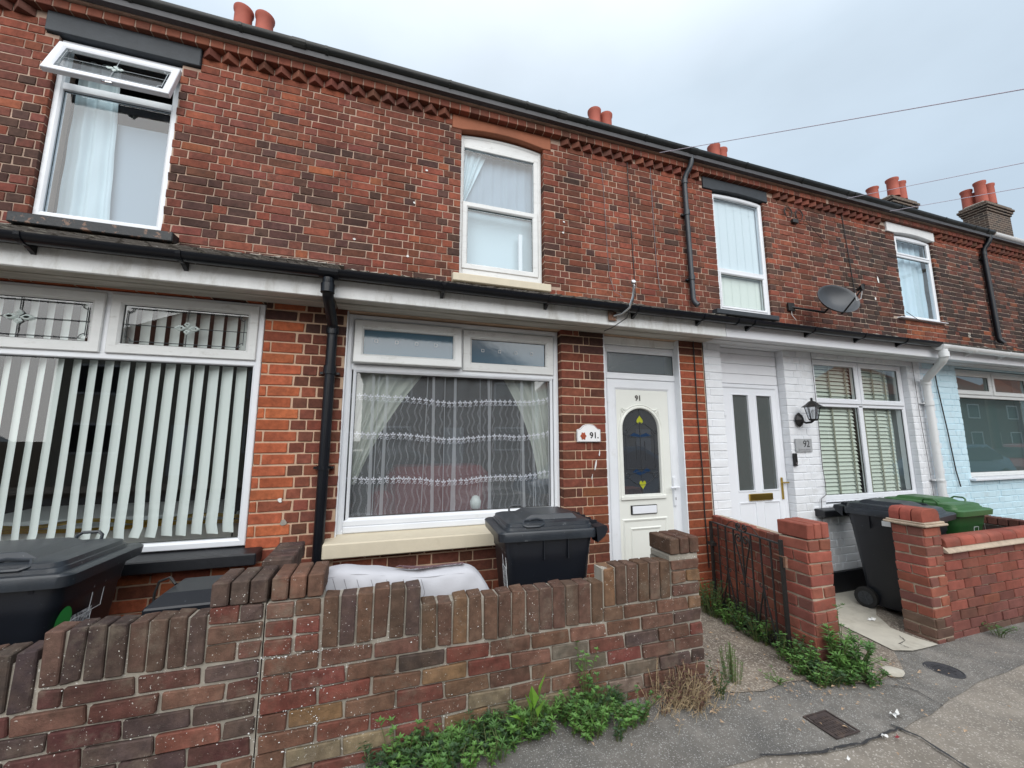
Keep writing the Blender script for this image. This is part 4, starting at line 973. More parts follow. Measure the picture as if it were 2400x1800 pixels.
pipe('glossy black downpipe on the brick pier between the two ground floor front windows',[(-.39,2.80,2.57),(-.39,2.80,2.47),(-.385,3.13,2.34),(-.385,3.13,2.2),(-.39,3.13,.0)],.036,'gutter_black',[(-.388,1.98),(-.389,1.30)],3.19,[(-.39,2.80,2.50),(-.385,3.13,2.30),(-.387,3.13,2.0)])
pipe('dark grey downpipe on the upper wall between the middle and white fronted houses',[(3.86,3.96,5.35),(3.86,3.96,5.22),(3.80,4.045,5.06),(3.80,4.045,4.8),(3.82,4.045,3.30),(3.85,4.00,3.23)],.033,'pipe_grey',[(3.80,4.52),(3.815,3.6)],4.095,[(3.80,4.045,5.0),(3.805,4.045,4.55),(3.817,4.045,3.62)])
pipe('black downpipe with white collars at the far right of the upper wall',[(10.84,3.96,5.35),(10.84,3.96,5.25),(10.78,4.045,5.08),(10.78,4.045,4.9),(10.80,4.045,3.32),(10.83,4.0,3.25)],.040,'gutter_black',[(10.78,4.9)],4.095,[(10.78,4.045,5.0)])
pipe('white painted downpipe with a swan neck between the white and the pale blue house',[(6.27,2.80,2.55),(6.27,2.80,2.44),(6.54,3.13,2.24),(6.55,3.13,2.1),(6.56,3.13,-.05)],.040,'gutter_white',[(6.55,1.95),(6.55,1.0)],3.19,[(6.27,2.80,2.49),(6.54,3.13,2.22),(6.55,3.13,1.95)])
# ------------------------------------------------------------------ garden walls
DB=(.140,.072,.052); DP=(.080,.052,.047); RB=(.175,.062,.046); OC=(.190,.108,.058); GB=(.17,.14,.11); BR=(.155,.082,.055); RR=(.165,.050,.040); OL=(.21,.17,.105)
def col_g(x,z,rg):
    if x<-.48: return pick(rg,[(.5,DP),(.5,DB),(.35,(.095,.038,.033)),(.15,RB)])
    if z>.44: return pick(rg,[(.5,DB),(.35,BR),(.25,OC if z<.7 else DB),(.1,RB)])
    lo=max(0,(.2-z)/.2)
    return pick(rg,[(.24,RB),(.08,RR),(.35,DB),(.15,OC),(.35,BR),(.15+.5*lo,GB),(.1+.4*lo,OL),(.15,DP)])
def col_gs(x,z,rg): 
    return pick(rg,[(.5,(.105,.060,.045)),(.3,(.12,.068,.045)),(.12,(.15,.085,.046)),(.2,DP)]) if x>-.48 else pick(rg,[(.5,(.066,.046,.042)),(.5,(.095,.055,.044)),(.10,(.13,.062,.036))])
rw=random.Random(31)
G1='low front garden walls'
t1=thing('garden_wall',(.75,2.25,0),'low weathered brick front wall with stepped upright coping bricks before the lace curtained window','wall',G1)
rows=[(.44-.0785*(i+1),.44-.0785*i,(.5 if i%2==0 else 0)) for i in range(8)]
it=stretcher(-.475,1.985,rows,.235,0,col_g,.012,rw)
it+=stretcher(1.27,1.985,[(.44,.5185,0)],.235,0,col_g,.012,rw)+stretcher(-.475,.225,[(.44,.5185,0)],.235,0,col_g,.012,rw)
it+=soldiers(.228,1.275,13,.445,.670,col_gs,rw)+soldiers(1.28,1.755,6,.522,.742,col_gs,rw)+soldiers(-.235,.222,6,.522,.755,col_gs,rw)
z=.5185
for i,c in enumerate(([1.765,1.985],[1.765,1.875,1.985])): 
    for a,b2 in zip(c,c[1:]): it.append((a+.005,b2-.005,z+.006,z+.0725,col_g(a,.6,rw)))
    z+=.0785
it.append((1.77,1.98,z+.006,z+.06,DB))
for i in range(3):
    for a,c in ((-.475,-.355),(-.355,-.24)): it.append((a+.006,c-.006,.5185+.0785*i+.006,.5185+.0785*(i+1)-.006,jit(RB if i!=2 else DB,rw)))
lay(t1,it,(0,2.2,0),(1,0),'garden_brick',.105,1.0,.007,rg=rw)
b=MB(); b.box(-.475,1.98,2.207,2.298,-.25,.44); b.box(.225,1.275,2.207,2.296,.44,.66); b.box(1.275,1.76,2.207,2.296,.44,.735); b.box(-.475,.222,2.207,2.296,.44,.745)
b.box(-.47,-.245,2.21,2.41,-.25,.752); b.box(1.768,1.978,2.21,2.41,-.25,.725); b.build('wall_core','mortar_garden',t1)
def onedge(par,x0,x1,y0,y1,z0,z1,n,colf,mt='garden_brick_obj',along='x'):
    for i in range(n):
        b=MB()
        if along=='x': p=(x1-x0)/n; b.box(x0+p*i+.004,x0+p*(i+1)-.004,y0,y1,z0,z1+rw.uniform(-.003,.003),.006)
        else: p=(y1-y0)/n; b.box(x0,x1,y0+p*i+.004,y0+p*(i+1)-.004,z0,z1+rw.uniform(-.003,.003),.006)
        o=b.build('brick',mt,par); o.color=(*colf(x0,z1,rw),1)
onedge(t1,1.76,1.99,2.19,2.41,.775,.872,3,lambda *a:jit((.10,.053,.038),rw))
b=MB(); b.box(1.765,1.985,2.205,2.405,.725,.772,.008); b.build('mortar_bed','mortar_garden',t1)
onedge(t1,-.462,-.235,2.195,2.415,.758,.862,3,lambda *a:jit(DB,rw))
for yy in (2.30,): lay(t1,[(.0,.105,.52+.0785*i,.59+.0785*i,jit(DB,rw)) for i in range(3)]+[(.0,.105,.44-.0785*i,.51-.0785*i,jit(DB,rw)) for i in range(3)],(1.985,2.305,0),(0,1),'garden_brick',.1,1,.004,rg=rw)
t2=thing('garden_wall',(-1.4,2.25,0),'dark brown brick front wall with tall upright coping at the left edge before the blinds window','wall',G1)
it=stretcher(-4.6,-.479,[(r[0]+.005,r[1]+.005,r[2]) for r in rows],.235,-.02,col_g,.012,rw)
it+=stretcher(-.70,-.479,[(.445+.0785*i,.445+.0785*(i+1),.5*(i%2)) for i in range(4)],.235,.01,col_g,.012,rw)
it+=stretcher(-1.25,-.70,[(.445,.5235,0)],.235,.01,col_g,.012,rw)
it+=soldiers(-1.25,-.70,8,.526,.735,col_gs,rw)+soldiers(-2.0,-1.255,10,.45,.672,col_gs,rw)+soldiers(-4.6,-2.0,36,.45,.64,col_gs,rw)
lay(t2,it,(0,2.2,0),(1,0),'garden_brick',.105,1.0,.007,rg=rw)
b=MB(); b.box(-4.6,-.480,2.207,2.298,-.25,.446); b.box(-4.6,-.480,2.2075,2.296,.446,.63); b.box(-1.25,-.480,2.207,2.296,.446,.725); b.box(-.695,-.480,2.21,2.41,-.25,.752); b.build('wall_core','mortar_garden',t2)
onedge(t2,-.70,-.472,2.195,2.415,.758,.860,3,lambda *a:jit(DP,rw))
onedge(t2,-.56,-.42,2.42,2.80,.80,.885,5,lambda *a:jit(DP,rw),along='y')
b=MB(); b.box(-.545,-.435,2.42,2.795,-.2,.797); b.build('stub_wall','mortar_garden',t2)
lay(t2,[(.0+.1*(i%2)*0+.0,.18,.02+.0785*i,.09+.0785*i,jit(DB,rw)) for i in range(10)]+[(.19,.37,.02+.0785*i,.09+.0785*i,jit(DB,rw)) for i in range(10)],(-.435,2.42,0),(0,1),'garden_brick',.1,1,.004,rg=rw)
# dividing wall and pillar of the white house
NB=(.255,.082,.056); NB2=(.215,.073,.053); NB3=(.175,.068,.054)
cn=lambda x,z,rg: pick(rg,[(.6,NB),(.4,NB2),(.15,NB3)]) if z>.12 else pick(rg,[(.6,NB3),(.4,(.13,.075,.055))])
t3=thing('garden_wall',(2.96,2.7,0),'red brick dividing wall with a tall square pillar beside the open iron gate','wall',G1)
def pillar(par,x0,y0,zt,zb,colf,mt,w2=.22,dep=.22,first=0):
    z=zt; r=first; F=[];Sd=[];Rt=[]
    while z>zb:
        c1=[0,w2] if r%2 else [0,w2/2,w2]; c2=[0,dep/2,dep] if r%2 else [0,dep]
        for a,b2 in zip(c1,c1[1:]): F.append((a+.004,b2-.004,z-.0725,z-.006,colf(x0,z,rw)))
        for a,b2 in zip(c2,c2[1:]): Sd.append((a+.004,b2-.004,z-.0725,z-.006,colf(x0,z,rw))); Rt.append((a+.004,b2-.004,z-.0725,z-.006,colf(x0,z,rw)))
        z-=.0785; r+=1
    rgp=random.Random(9)
    lay(par,F,(x0,y0,0),(1,0),mt,.05,.9,.004,rg=rgp); lay(par,Sd,(x0,y0+dep,0),(0,-1),mt,.05,.9,.004,rg=rgp); lay(par,Rt,(x0+w2,y0,0),(0,1),mt,.05,.9,.004,rg=rgp)
def pill2(par,x0,y0,zt,zb,colf,mt,mm,w2=.22,dep=.22,first=0):
    b=MB(); b.box(x0+.006,x0+w2-.006,y0+.006,y0+dep-.006,zb,zt); b.build('pillar_core',mm,par)
    # left face is drawn from the back corner to the front corner, outward -x
    pillar(par,x0,y0,zt,zb,colf,mt,w2,dep,first)
pill2(t3,2.855,2.12,.795,-.15,cn,'plain_brick','mortar_new')
onedge(t3,2.855,3.075,2.115,2.345,.802,.905,3,lambda *a:jit(NB,rw,.1),'plain_brick_obj')
ax=Vector((3.08,3.2)); bx=Vector((2.90,2.345)); ln=(ax-bx).length; dr=(bx-ax).normalized()
rows=[(.66-.0785*(i+1),.66-.0785*i,(.5 if i%2 else 0)) for i in range(10)]
it=stretcher(0,ln,rows,.225,0,cn,.011,rw)+soldiers(0,ln,11,.662,.775,cn,rw)
lay(t3,it,(ax.x,ax.y,0),(dr.x,dr.y),'plain_brick',.05,.8,.005,rg=rw)
nx=Vector((dr.y,-dr.x)); b=MB(); q=[ax-nx*.008,bx-nx*.008,bx-nx*.10,ax-nx*.10]; b.prismz([(v.x,v.y) for v in q][::-1],-.2,.768); b.build('wall_core','mortar_new',t3)
# 93 front wall and pillar
t4=thing('garden_wall',(6.5,2.25,-.1),'clean red brick front wall with rounded coping and a capped pillar before the wheelie bins','wall',G1)
zt=.78
pill2(t4,4.28,2.20,.775,-.3,cn,'plain_brick','mortar_new',.22,.22,1)
def bull(par,x0,x1,y0,y1,z0,z1,n,along='x'):
    for i in range(n):
        b=MB(); p=(x1-x0)/n if along=='x' else (y1-y0)/n
        h=z1-z0; d=(y1-y0) if along=='x' else (x1-x0); K=[(0,0),(0,h*.55),(d*.04,h*.78),(d*.12,h*.93),(d*.24,h),(d*.76,h),(d*.88,h*.93),(d*.96,h*.78),(d,h*.55),(d,0)]
        if along=='x': secs=[[(x0+p*i+o,y0+a,z0+c) for a,c in K] for o in (.004,p-.004)]
        else: secs=[[(x0+a,y0+p*i+o,z0+c) for a,c in K] for o in (.004,p-.004)]
        o=b.loft(secs).build('coping_brick','plain_brick_obj',par,smooth=True,bevel=.003); o.color=(*jit((.29,.078,.054),rw,.12),1)
bull(t4,4.275,4.505,2.19,2.43,.815,.92,3,'y')
b=MB(); b.box(4.245,4.545,2.16,2.46,.783,.80,.004); b.box(4.26,4.53,2.175,2.445,.80,.815,.004); b.build('creasing_tile','mortar_new',t4)
bull(t4,4.52,8.95,2.185,2.315,.60,.672,21)
b=MB(); b.add([(4.50,2.165,.568),(9,2.165,.568),(9,2.20,.603),(4.50,2.20,.603),(9,2.32,.603),(4.5,2.32,.603),(4.5,2.32,.56),(9,2.32,.56),(4.5,2.165,.56),(9,2.165,.56)],[(0,1,2,3),(3,2,4,5),(5,4,7,6),(8,9,1,0),(8,6,7,9),(0,3,5,6,8)]); b.build('creasing_tile','mortar_new',t4)
rows=[(.56-.0785*(i+1),.56-.0785*i,(.5 if i%2 else 0)) for i in range(11)]
it=stretcher(4.50,9.0,rows,.232,.0,cn,.010,rw); lay(t4,it,(0,2.215,0),(1,0),'plain_brick',.09,.4,.006,rg=rw)
b=MB(); b.box(4.49,9.0,2.223,2.30,-.3,.562); b.build('wall_core','mortar_new',t4)
t5=thing('garden_wall',(6.95,2.8,-.1),'dark stained brick dividing wall behind the green bin below the blue wall','wall',G1)
it=stretcher(0,.85,[(.50-.0785*(i+1),.50-.0785*i,.5*(i%2)) for i in range(7)],.225,0,lambda x,z,r:jit(VDK,r),.011,rw)
lay(t5,it,(6.90,3.18,0),(0,-1),'plain_brick',.05,.6,.005,rg=rw); b=MB(); b.box(6.907,7.0,2.33,3.18,-.2,.5); b.build('wall_core','mortar_garden',t5)
onedge(t5,6.89,7.02,2.33,3.18,.505,.59,10,lambda *a:jit((.10,.04,.03),rw),'plain_brick_obj','y')
# ------------------------------------------------------------------ gate
ga=Vector((2.92,3.06,0)); gb_=Vector((2.775,2.26,0)); gl_=(gb_-ga).length
gt=thing('iron_gate',(ga.x,ga.y,gz(2.9)),'open black wrought iron gate with scrolls resting beside the red dividing wall','gate',rz=math.atan2(gb_.y-ga.y,gb_.x-ga.x))
zt,zb=.79,.05
def gtube(name,paths,r=.0055,n=6):
    b=MB()
    for p in paths: b.tube([(s,0,z) for s,z in p],r,n)
    return b.build(name,'black_metal',gt,smooth=True)
for i in range(9):
    s=gl_*i/8
    b=MB()
    if i in (0,8): b.box(s-.011,s+.011,-.011,.011,-.0+(0 if i==8 else .02),zt+(.03 if i==8 else .0)); b.build('gate_post','black_metal',gt)
    else: b.tube([(s,0,zb),(s,0,zt)],.007,6); b.build('gate_bar','black_metal',gt,smooth=True)
for z in (zt,zb): b=MB(); b.box(0,gl_,-.010,.010,z-.005,z+.005); b.build('gate_rail','black_metal',gt)
def curl(cx,cz,r,s,a0=0,turns=1.4,n=18): return [(cx+s*(r*(1-.75*t/n))*math.cos(a0+turns*2*PI*t/n),cz+(r*(1-.75*t/n))*math.sin(a0+turns*2*PI*t/n)) for t in range(n+1)]
c4=gl_*.5; st_=gl_/8
for s in (-1,1):
    gtube('scroll',[[(c4,.40),(c4+s*st_*.45,.58),(c4+s*st_*.85,.70)]+curl(c4+s*.042,.725,.040,s,0,1.3),],.006)
    gtube('scroll',[curl(c4+s*.035,zt+.035,.030,s,-1.57,1.3),],.006)
    gtube('scroll',[curl(c4+s*.030,.385,.020,s,3.14,.9)],.004)
    for m_ in (2,6):
        cc=gl_*m_/8; gtube('scroll',[[(cc,.42),(cc+s*st_*.5,.24),(cc+s*st_*.85,.10)]+curl(cc+s*.045,.085,.03,s,0,1.0),],.006); gtube('scroll',[curl(cc+s*.026,.435,.020,s,3.14,.9)],.004)
gtube('top_arch',[[(c4-.19+.38*t/14,zt+.005+.055*abs(math.sin(t/14*2*PI))) for t in range(15)]],.003)
b=MB(); b.box(gl_-.06,gl_+.05,-.014,-.008,.705,.713); b.box(gl_+.03,gl_+.05,-.018,.0,.64,.715); b.build('latch','rust',gt)
b=MB(); b.box(-.03,.04,-.02,.02,.58,.61); b.lathe([(.02,-.02),(.022,0),(.02,.02)],(.01,0,.6),10); b.build('hinge','black_metal',gt)
# ------------------------------------------------------------------ wheelie bins
def rrect(x0,x1,yh,z,r=.05,n=4):
    p=[]
    for cx,cy,a0 in ((x1-r,yh-r,0),(x0+r,yh-r,PI/2),(x0+r,-yh+r,PI),(x1-r,-yh+r,1.5*PI)):
        p+=[(cx+r*math.cos(a0+PI/2*i/n),cy+r*math.sin(a0+PI/2*i/n),z) for i in range(n+1)]
    return p
def wbin(loc,rz,label,mb,ml,sc=1.0,loops=(1,)):
    """front at -x, hinge and wheels at +x"""
    t=thing('wheelie_bin',loc,label,'wheelie bin','wheelie bins in the front yards',rz=rz); t.scale=(sc,sc,max(sc,.95))
    b=MB(); b.loft([rrect(-.24,.22,.20,.04,.05),rrect(-.25,.235,.205,.10,.05),rrect(-.315,.305,.255,.80,.06),rrect(-.325,.31,.26,.815,.06),rrect(-.325,.31,.26,.84,.06),rrect(-.335,.32,.27,.90,.06),rrect(-.335,.32,.27,.93,.06)])
    b.build('body',mb,t,smooth=True)
    r_=MB()
    for x in (-.06,.12): 
        for s in (-1,1): r_.box(x-.004,x+.004,s*.268-.016,s*.268+.016,.80,.925)
    for s in (-1,1): r_.add([(-.27,s*.245,.80),(-.25,s*.275,.92),(-.23,s*.275,.92),(-.24,s*.245,.80)],[(0,1,2,3)])
    r_.build('rib',mb,t)
    l=MB(); l.loft([rrect(-.385,.345,.298,.925,.05),rrect(-.392,.348,.302,.975,.05),rrect(-.38,.345,.296,.985,.05),rrect(-.335,.335,.262,.985,.06),rrect(-.33,.33,.258,1.003,.06),rrect(-.322,.325,.25,1.006,.06),rrect(-.315,.32,.245,1.026,.05),rrect(-.29,.30,.225,1.034,.05)])
    lo=l.build('lid',ml,t,smooth=True)
    d2=MB(); 
    def pl4(x0,x1,y,z): return [(x0,-y,z),(x1,-y,z),(x1,y,z),(x0,y,z)]
    d2.loft([pl4(-.19,.24,.17,1.03),pl4(-.12,.21,.15,1.062),pl4(-.10,.20,.145,1.066)]); d2.build('lid_crown',ml,lo,smooth=True)
    for s in (-1,1):
        h=MB(); h.tube([(-.19,s*.245,1.015),(-.185,s*.262,1.05+.0),(-.165,s*.268,1.066),(-.09,s*.268,1.066),(-.07,s*.262,1.05),(-.065,s*.245,1.015)] if s in loops else [(-.205,s*.235,1.022),(-.19,s*.215,1.040),(-.09,s*.205,1.046),(-.045,s*.22,1.036),(-.05,s*.243,1.016),(-.09,s*.262,1.008),(-.18,s*.262,1.008),(-.205,s*.245,1.016),(-.205,s*.235,1.022)],.009,6); h.build('handle',ml,lo,smooth=True)
    e2=MB()
    for s in (-1,1):
        y0,y1=(s*.20,s*.30) if s>0 else (s*.30,s*.20)
        e2.add([(.33,y0,.99),(.33,y1,.99),(.40,y1,1.0),(.40,y0,1.0),(.34,y0,.89),(.34,y1,.89),(.425,y1,.975),(.425,y0,.975),(.40,y1,.93),(.40,y0,.93)],[(0,3,2,1),(3,7,6,2),(7,9,8,6),(9,4,5,8),(0,4,9,7,3),(1,2,6,8,5)])
    for i in range(4): yy=-.16+.107*i; e2.box(.30,.40,yy-.006,yy+.006,.985,1.012)
    e2.tube([(.41,-.29,.985),(.41,.29,.985)],.013,8); e2.build('hinge_bar',mb,t,smooth=True)
    for s in (-1,1):
        w2=MB(); y=s*.235; w2.lathe([(.07,-.028),(.098,-.026),(.10,0),(.098,.026),(.07,.028)],(.235,y,.10),20,'y'); wo=w2.build('wheel','tyre',t,smooth=True)
        hb=MB(); hb.lathe([(.058,-.03),(.064,-.031),(.064,-.02)],(.235,y,.10),16,'y') if s<0 else hb.lathe([(.058,.03),(.064,.031),(.064,.02)],(.235,y,.10),16,'y')
        for q in range(6): a=q*PI/3; hb.tube([(.235,y+s*.031,.10),(.235+.06*math.cos(a),y+s*.031,.10+.06*math.sin(a))],.005,5)
        hb.build('hub','pipe_grey',wo)
    a=MB(); a.tube([(.235,-.22,.10),(.235,.22,.10)],.012,8); a.build('axle','chrome',t)
    return t
def fsticker(t,x,pts,m,name='sticker'):   # on the front face (normal -x), pts (y,z)
    b=MB(); sl=lambda z:-.252-.063*(z-.1)/.7-.004; b.add([(sl(z)+x,y,z) for y,z in pts],[tuple(range(len(pts)))[::-1]]); return b.build(name,m,t)
def outline(t,pts,m='sticker_white',r=.0022,name='label_outline'):
    b=MB(); sl=lambda z:-.252-.063*(z-.1)/.7-.005; P=[(sl(z),y,z) for y,z in pts]; b.tube(P+[P[0]],r,4); return b.build(name,m,t)
b1=wbin((1.058,2.64,0),0,'black wheelie bin standing before the number 91 pier beside the cream sill','bin_black','bin_lid',.885)
outline(b1,[(-.10,.86),(-.20,.86),(-.20,.74),(-.10,.74)]); fsticker(b1,-.001,[(-.08,.74),(-.19,.74),(-.19,.42),(-.08,.42)],'sticker_print'); outline(b1,[(-.08,.74),(-.19,.74),(-.19,.42),(-.08,.42)])
b1.rotation_euler.z=R(-4)
b2=wbin((-1.65,2.66,-.03),PI,'black wheelie bin at the left edge with a round green sticker on its side','bin_black','bin_lid',.955,loops=(-1,))
b2.rotation_euler.z=PI-R(2)
fsticker(b2,-.001,[(.17+.052*math.cos(a),.735+.068*math.sin(a)) for a in [2*PI*i/20 for i in range(20)]][::-1],'sticker_green'); outline(b2,[(-.0,.86),(-.085,.86),(-.085,.72),(-.0,.72)]); fsticker(b2,-.001,[(.12,.74),(-.02,.74),(-.02,.57),(.12,.57)],'sticker_print'); outline(b2,[(.12,.72),(-.02,.72),(-.02,.55),(.12,.55)])
b3=wbin((4.78,2.66,-.11),R(100),'black wheelie bin behind the capped pillar of the white fronted house','bin_black','bin_lid',.92,loops=())
b=MB(); b.box(-.07,.02,.268,.275,.84,.89,.003); b.build('chip_label','sticker_white',b3)
b4=wbin((5.50,2.74,-.11),R(90),'green wheelie bin behind the low wall with rounded coping','bin_green','bin_green_lid',.92,loops=(1,-1))
fsticker(b4,-.001,[(.03,.66),(-.10,.66),(-.10,.45),(.03,.45)],'sticker_print'); outline(b4,[(.03,.66),(-.10,.66),(-.10,.45),(.03,.45)]); outline(b4,[(-.04,.80),(-.12,.80),(-.12,.68),(-.04,.68)])
# small dark box with a sloping lid behind the wall
t=thing('storage_box',(-.85,2.68,-.0),'low black lidded box between the left bin and the brick side wall','box')
b=MB(); b.box(-1.04,-.62,2.55,2.86,0,.63,.02); b.build('body','bin_black',t); b=MB(); b.loft([[(-1.08,2.52,.64),(-.60,2.52,.64),(-.60,2.88,.64),(-1.08,2.88,.64)],[(-1.08,2.52,.675),(-.60,2.52,.675),(-.60,2.88,.675),(-1.08,2.88,.675)],[(-1.03,2.60,.72),(-.64,2.60,.72),(-.64,2.84,.72),(-1.03,2.84,.72)]]); b.build('lid','bin_black',t,bevel=.006)
b=MB(); b.tube([(-1.13,2.75,.1),(-1.13,2.75,.68),(-1.11,2.74,.74),(-1.06,2.73,.76),(-1.02,2.70,.73)],.007,6); tag(b.build('cable','cable_black',smooth=True),'thin brown cable looping up beside the low black lidded box','cable')
# ------------------------------------------------------------------ mattress
t=thing('mattress',(.2,2.5,0),'old white quilted mattress slumped on edge behind the front wall','mattress')
nx,nc=46,28; secs=[]
for i in range(nx+1):
    q=i/nx; x=-.31+.99*q; top=.795-.10*max(0,q-.15)**1.15+.012*math.sin(q*9); 
    if q>.82: top-= .17*((q-.82)/.18)**2.2
    if q<.05: top-=.02*(1-q/.05)
    yc=2.46+.05*q; th_=.095*(1-.35*max(0,(q-.9)/.1)**2); zb_=.25; sec=[]
    for k in range(nc):
        a=2*PI*k/nc; cc,ss=math.cos(a),math.sin(a); y=yc+th_*(abs(cc)**.45)*(1 if cc>0 else -1); z=(top+zb_)/2+(top-zb_)/2*(abs(ss)**.35)*(1 if ss>0 else -1)
        n_=noise.noise(Vector((x*7,y*9,z*7)))*.009; qd=.008*abs(math.sin((x*20+z*26)))*abs(math.sin((x*20-z*26)))
        if ss>.5: z+=n_*1.2
        sec.append((x,y+(n_+qd)*(1 if cc>0 else -1),z))
    secs.append(sec)
MB().loft(secs).build('mattress_body','mattress',t,smooth=2)
b=MB()
for i in range(9):
    x=-.30+.035*i+.004*i*i; zc=.80-.008*i
    b.tube([(x,2.355,zc),(x+.022,2.352,zc-.07),(x+.002,2.353,zc-.14),(x+.024,2.354,zc-.22)],.0016,4)
b.build('crease_shade','cable_grey',t)  # thin dark tubes drawn for the shade in the pleat creases
b=MB(); b.tube([(-.29+.95*i/40,2.385+.05*i/40,.775-.10*max(0,i/40-.15)**1.15+.012*math.sin(i/40*9)-(.17*((i/40-.82)/.18)**2.2 if i>33 else 0)) for i in range(39)],.004,6)
b.build('edge_binding','mattress',t,smooth=True)
b=MB()
for i in range(60):
    q=.42+.38*i/60; x=-.31+.99*q; zz=.806-.10*(q-.15)**1.15+.012*math.sin(q*9); b.add([(x+rg.uniform(-.01,.01),2.44+.05*q+rg.uniform(-.03,.0)+.02*math.sin(q*20),zz+.006),(x+.03,2.45+.05*q+rg.uniform(-.01,.01),zz+.004),(x+.02,2.48+.05*q,zz+.003)],[(0,1,2)])
b.build('torn_patch','mattress_stain',t)
# ------------------------------------------------------------------ satellite dish, lantern, plaques, bell
t=thing('satellite_dish',(6.0,3.75,3.2),'grey oval satellite dish on a wall bracket above the white fronted house','satellite dish')
dd=Vector((-.25,-.9,.36)).normalized(); rot=dd.to_track_quat('Z','Y').to_matrix().to_4x4(); ctr=Vector((6.02,3.72,3.44))
def ell(r,n=28,dz=0,sx=.285,sy=.245): return [rot@Vector((sx*r*math.cos(2*PI*k/n),sy*r*math.sin(2*PI*k/n),(.12*r*r+dz-.07)))+ctr for k in range(n)]
MB().loft([ell(q) for q in (.03,.3,.55,.75,.9,1.0)]+[ell(1.02,dz=-.004),ell(1.0,dz=-.014)]+[ell(q,dz=-.02) for q in (.9,.6,.3,.03)]).build('dish','dish_grey',t,smooth=True)
tip=ctr+rot@Vector((.10,-.06,.30)); lowr=ctr+rot@Vector((0,-.22,.03)); 
b=MB(); b.tube([lowr-dd*.05,lowr,tip],[.012,.011,.010],8); b.build('feed_arm','black_metal',t,smooth=True)
b=MB(); b.tube([tip-dd*.0+Vector((0,0,-.01)),tip+dd*.02+Vector((0,0,.035)),tip-dd*.07+Vector((0,0,.04))],[.028,.03,.022],10); b.build('receiver','black_metal',t,smooth=True)
b=MB(); b.tube([tip+Vector((0,0,-.02)),tip+Vector((.01,.03,-.12)),tip+Vector((-.03,.06,-.14)),tip+Vector((-.06,.05,-.04))],.006,6); b.build('cable','cable_white',t,smooth=True)
b=MB(); b.tube([ctr-dd*.09,ctr-dd*.16+Vector((0,.05,-.05)),(5.62,4.08,3.42)],.018,8); b.box(5.56,5.68,4.06,4.095,3.36,3.48,.004); b.build('bracket','black_metal',t,smooth=True)
b=MB(); b.tube([(5.62,4.075,3.40),(5.63,4.08,3.3),(5.68,4.06,3.22)],.004,5); tag(b.build('cable','cable_white'),'short white cable hanging below the satellite dish bracket','cable')
t=thing('wall_lantern',(4.40,3.1,1.66),'black carriage lantern on the white painted pier beside the door','lantern')
b=MB(); b.lathe([(.002,.0),(.045,.004),(.06,.02),(.055,.03),(.02,.06)],(4.33,3.195,1.71),8,'y'); 
for i,vv in enumerate(b.v): b.v[i]=(vv[0],3.195-(vv[1]-3.195),1.71+(vv[2]-1.71)*1.35)
b.build('wall_plate','black_metal',t)
b=MB(); b.tube([(4.33,3.15,1.70),(4.34,3.11,1.675),(4.36,3.07,1.68),(4.37,3.05,1.70)],.012,8); b.build('arm','black_metal',t,smooth=True)
LX,LY=4.37,3.05
b=MB(); b.lathe([(.03,0),(.042,.01),(.045,.02)],(LX,LY,1.695),6); b.build('base','black_metal',t)
b=MB(); b.lathe([(.042,0),(.068,.125)],(LX,LY,1.715),6); o=b.build('lantern_glass',glassmat('lantern_glass',(.8,.82,.84),.05,1.2),t)
b=MB()
for k in range(6):
    a=2*PI*k/6; b.tube([(LX+.042*math.cos(a),LY+.042*math.sin(a),1.713),(LX+.069*math.cos(a),LY+.069*math.sin(a),1.842)],.0035,4)
b.build('glazing_bar','black_metal',t)
b=MB(); b.lathe([(.098,0),(.092,.006),(.06,.028),(.03,.058),(.012,.066),(.010,.08),(.014,.088),(.004,.10)],(LX,LY,1.842),6); b.build('roof','black_metal',t)
b=MB(); b.lathe([(.008,0),(.010,.03),(.016,.05),(.014,.08),(.004,.095)],(LX,LY,1.72),10); b.build('bulb','plaque_white',t,smooth=True)
t=thing('house_number_plaque',(1.75,3.18,1.47),'white ceramic number 91 plaque with a red flower on the brick pier','sign')
P=[(1.632,1.475),(1.868,1.475),(1.868,1.585),(1.84,1.592)]+[(1.75+.078*math.cos(a),1.592+.042*math.sin(a)) for a in [PI*i/10 for i in range(1,10)]]+[(1.66,1.592),(1.632,1.585)]
MB().prism(P,3.176,3.192).build('plate','plaque_white',t,bevel=.003)
MB().ring(P,[(.004,0),(.004,-.0012),(.0065,-.0012),(.0065,0)],3.1762).build('rim_line','cable_grey',t)
text('91.',.075,(1.80,3.1745,1.532),'text_black',t,'number',.0008,.0014)
b=MB()
for k in range(6):
    a=k*1.05; b.add([(1.692+.012*math.cos(a)+.020*math.cos(a+c)*q,3.1745-.0012*k*.3,1.528+.012*math.sin(a)+.026*math.sin(a+c)*q) for c,q in ((0,1),(1.2,.7),(2.2,1),(3.3,.8),(4.4,1),(5.4,.7))],[tuple(range(6))[::-1]])
b.build('flower','flower_red',t)
t=thing('house_number_plaque',(4.375,3.18,1.36),'small grey slate number 92 plaque on the white painted pier','sign')
b=MB(); b.box(4.255,4.495,3.180,3.192,1.365,1.505,.001); b.build('plate','slate_plaque',t)
text('92',.10,(4.41,3.1785,1.447),'text_black',t,'number',.0008,-.0002)
b=MB()
for i in range(14): b.box(4.285+.013*i,4.285+.013*i+.006+.004*(i%3==0),3.1785,3.1795,1.381,1.388+.003*(i%2))
b.build('small_print','cable_grey',t)
t=thing('doorbell',(4.225,3.18,1.21),'slim black video doorbell left below the number 92 plaque','doorbell')
b=MB(); b.box(4.200,4.250,3.170,3.196,1.215,1.350,.006); b.build('case','text_black',t)
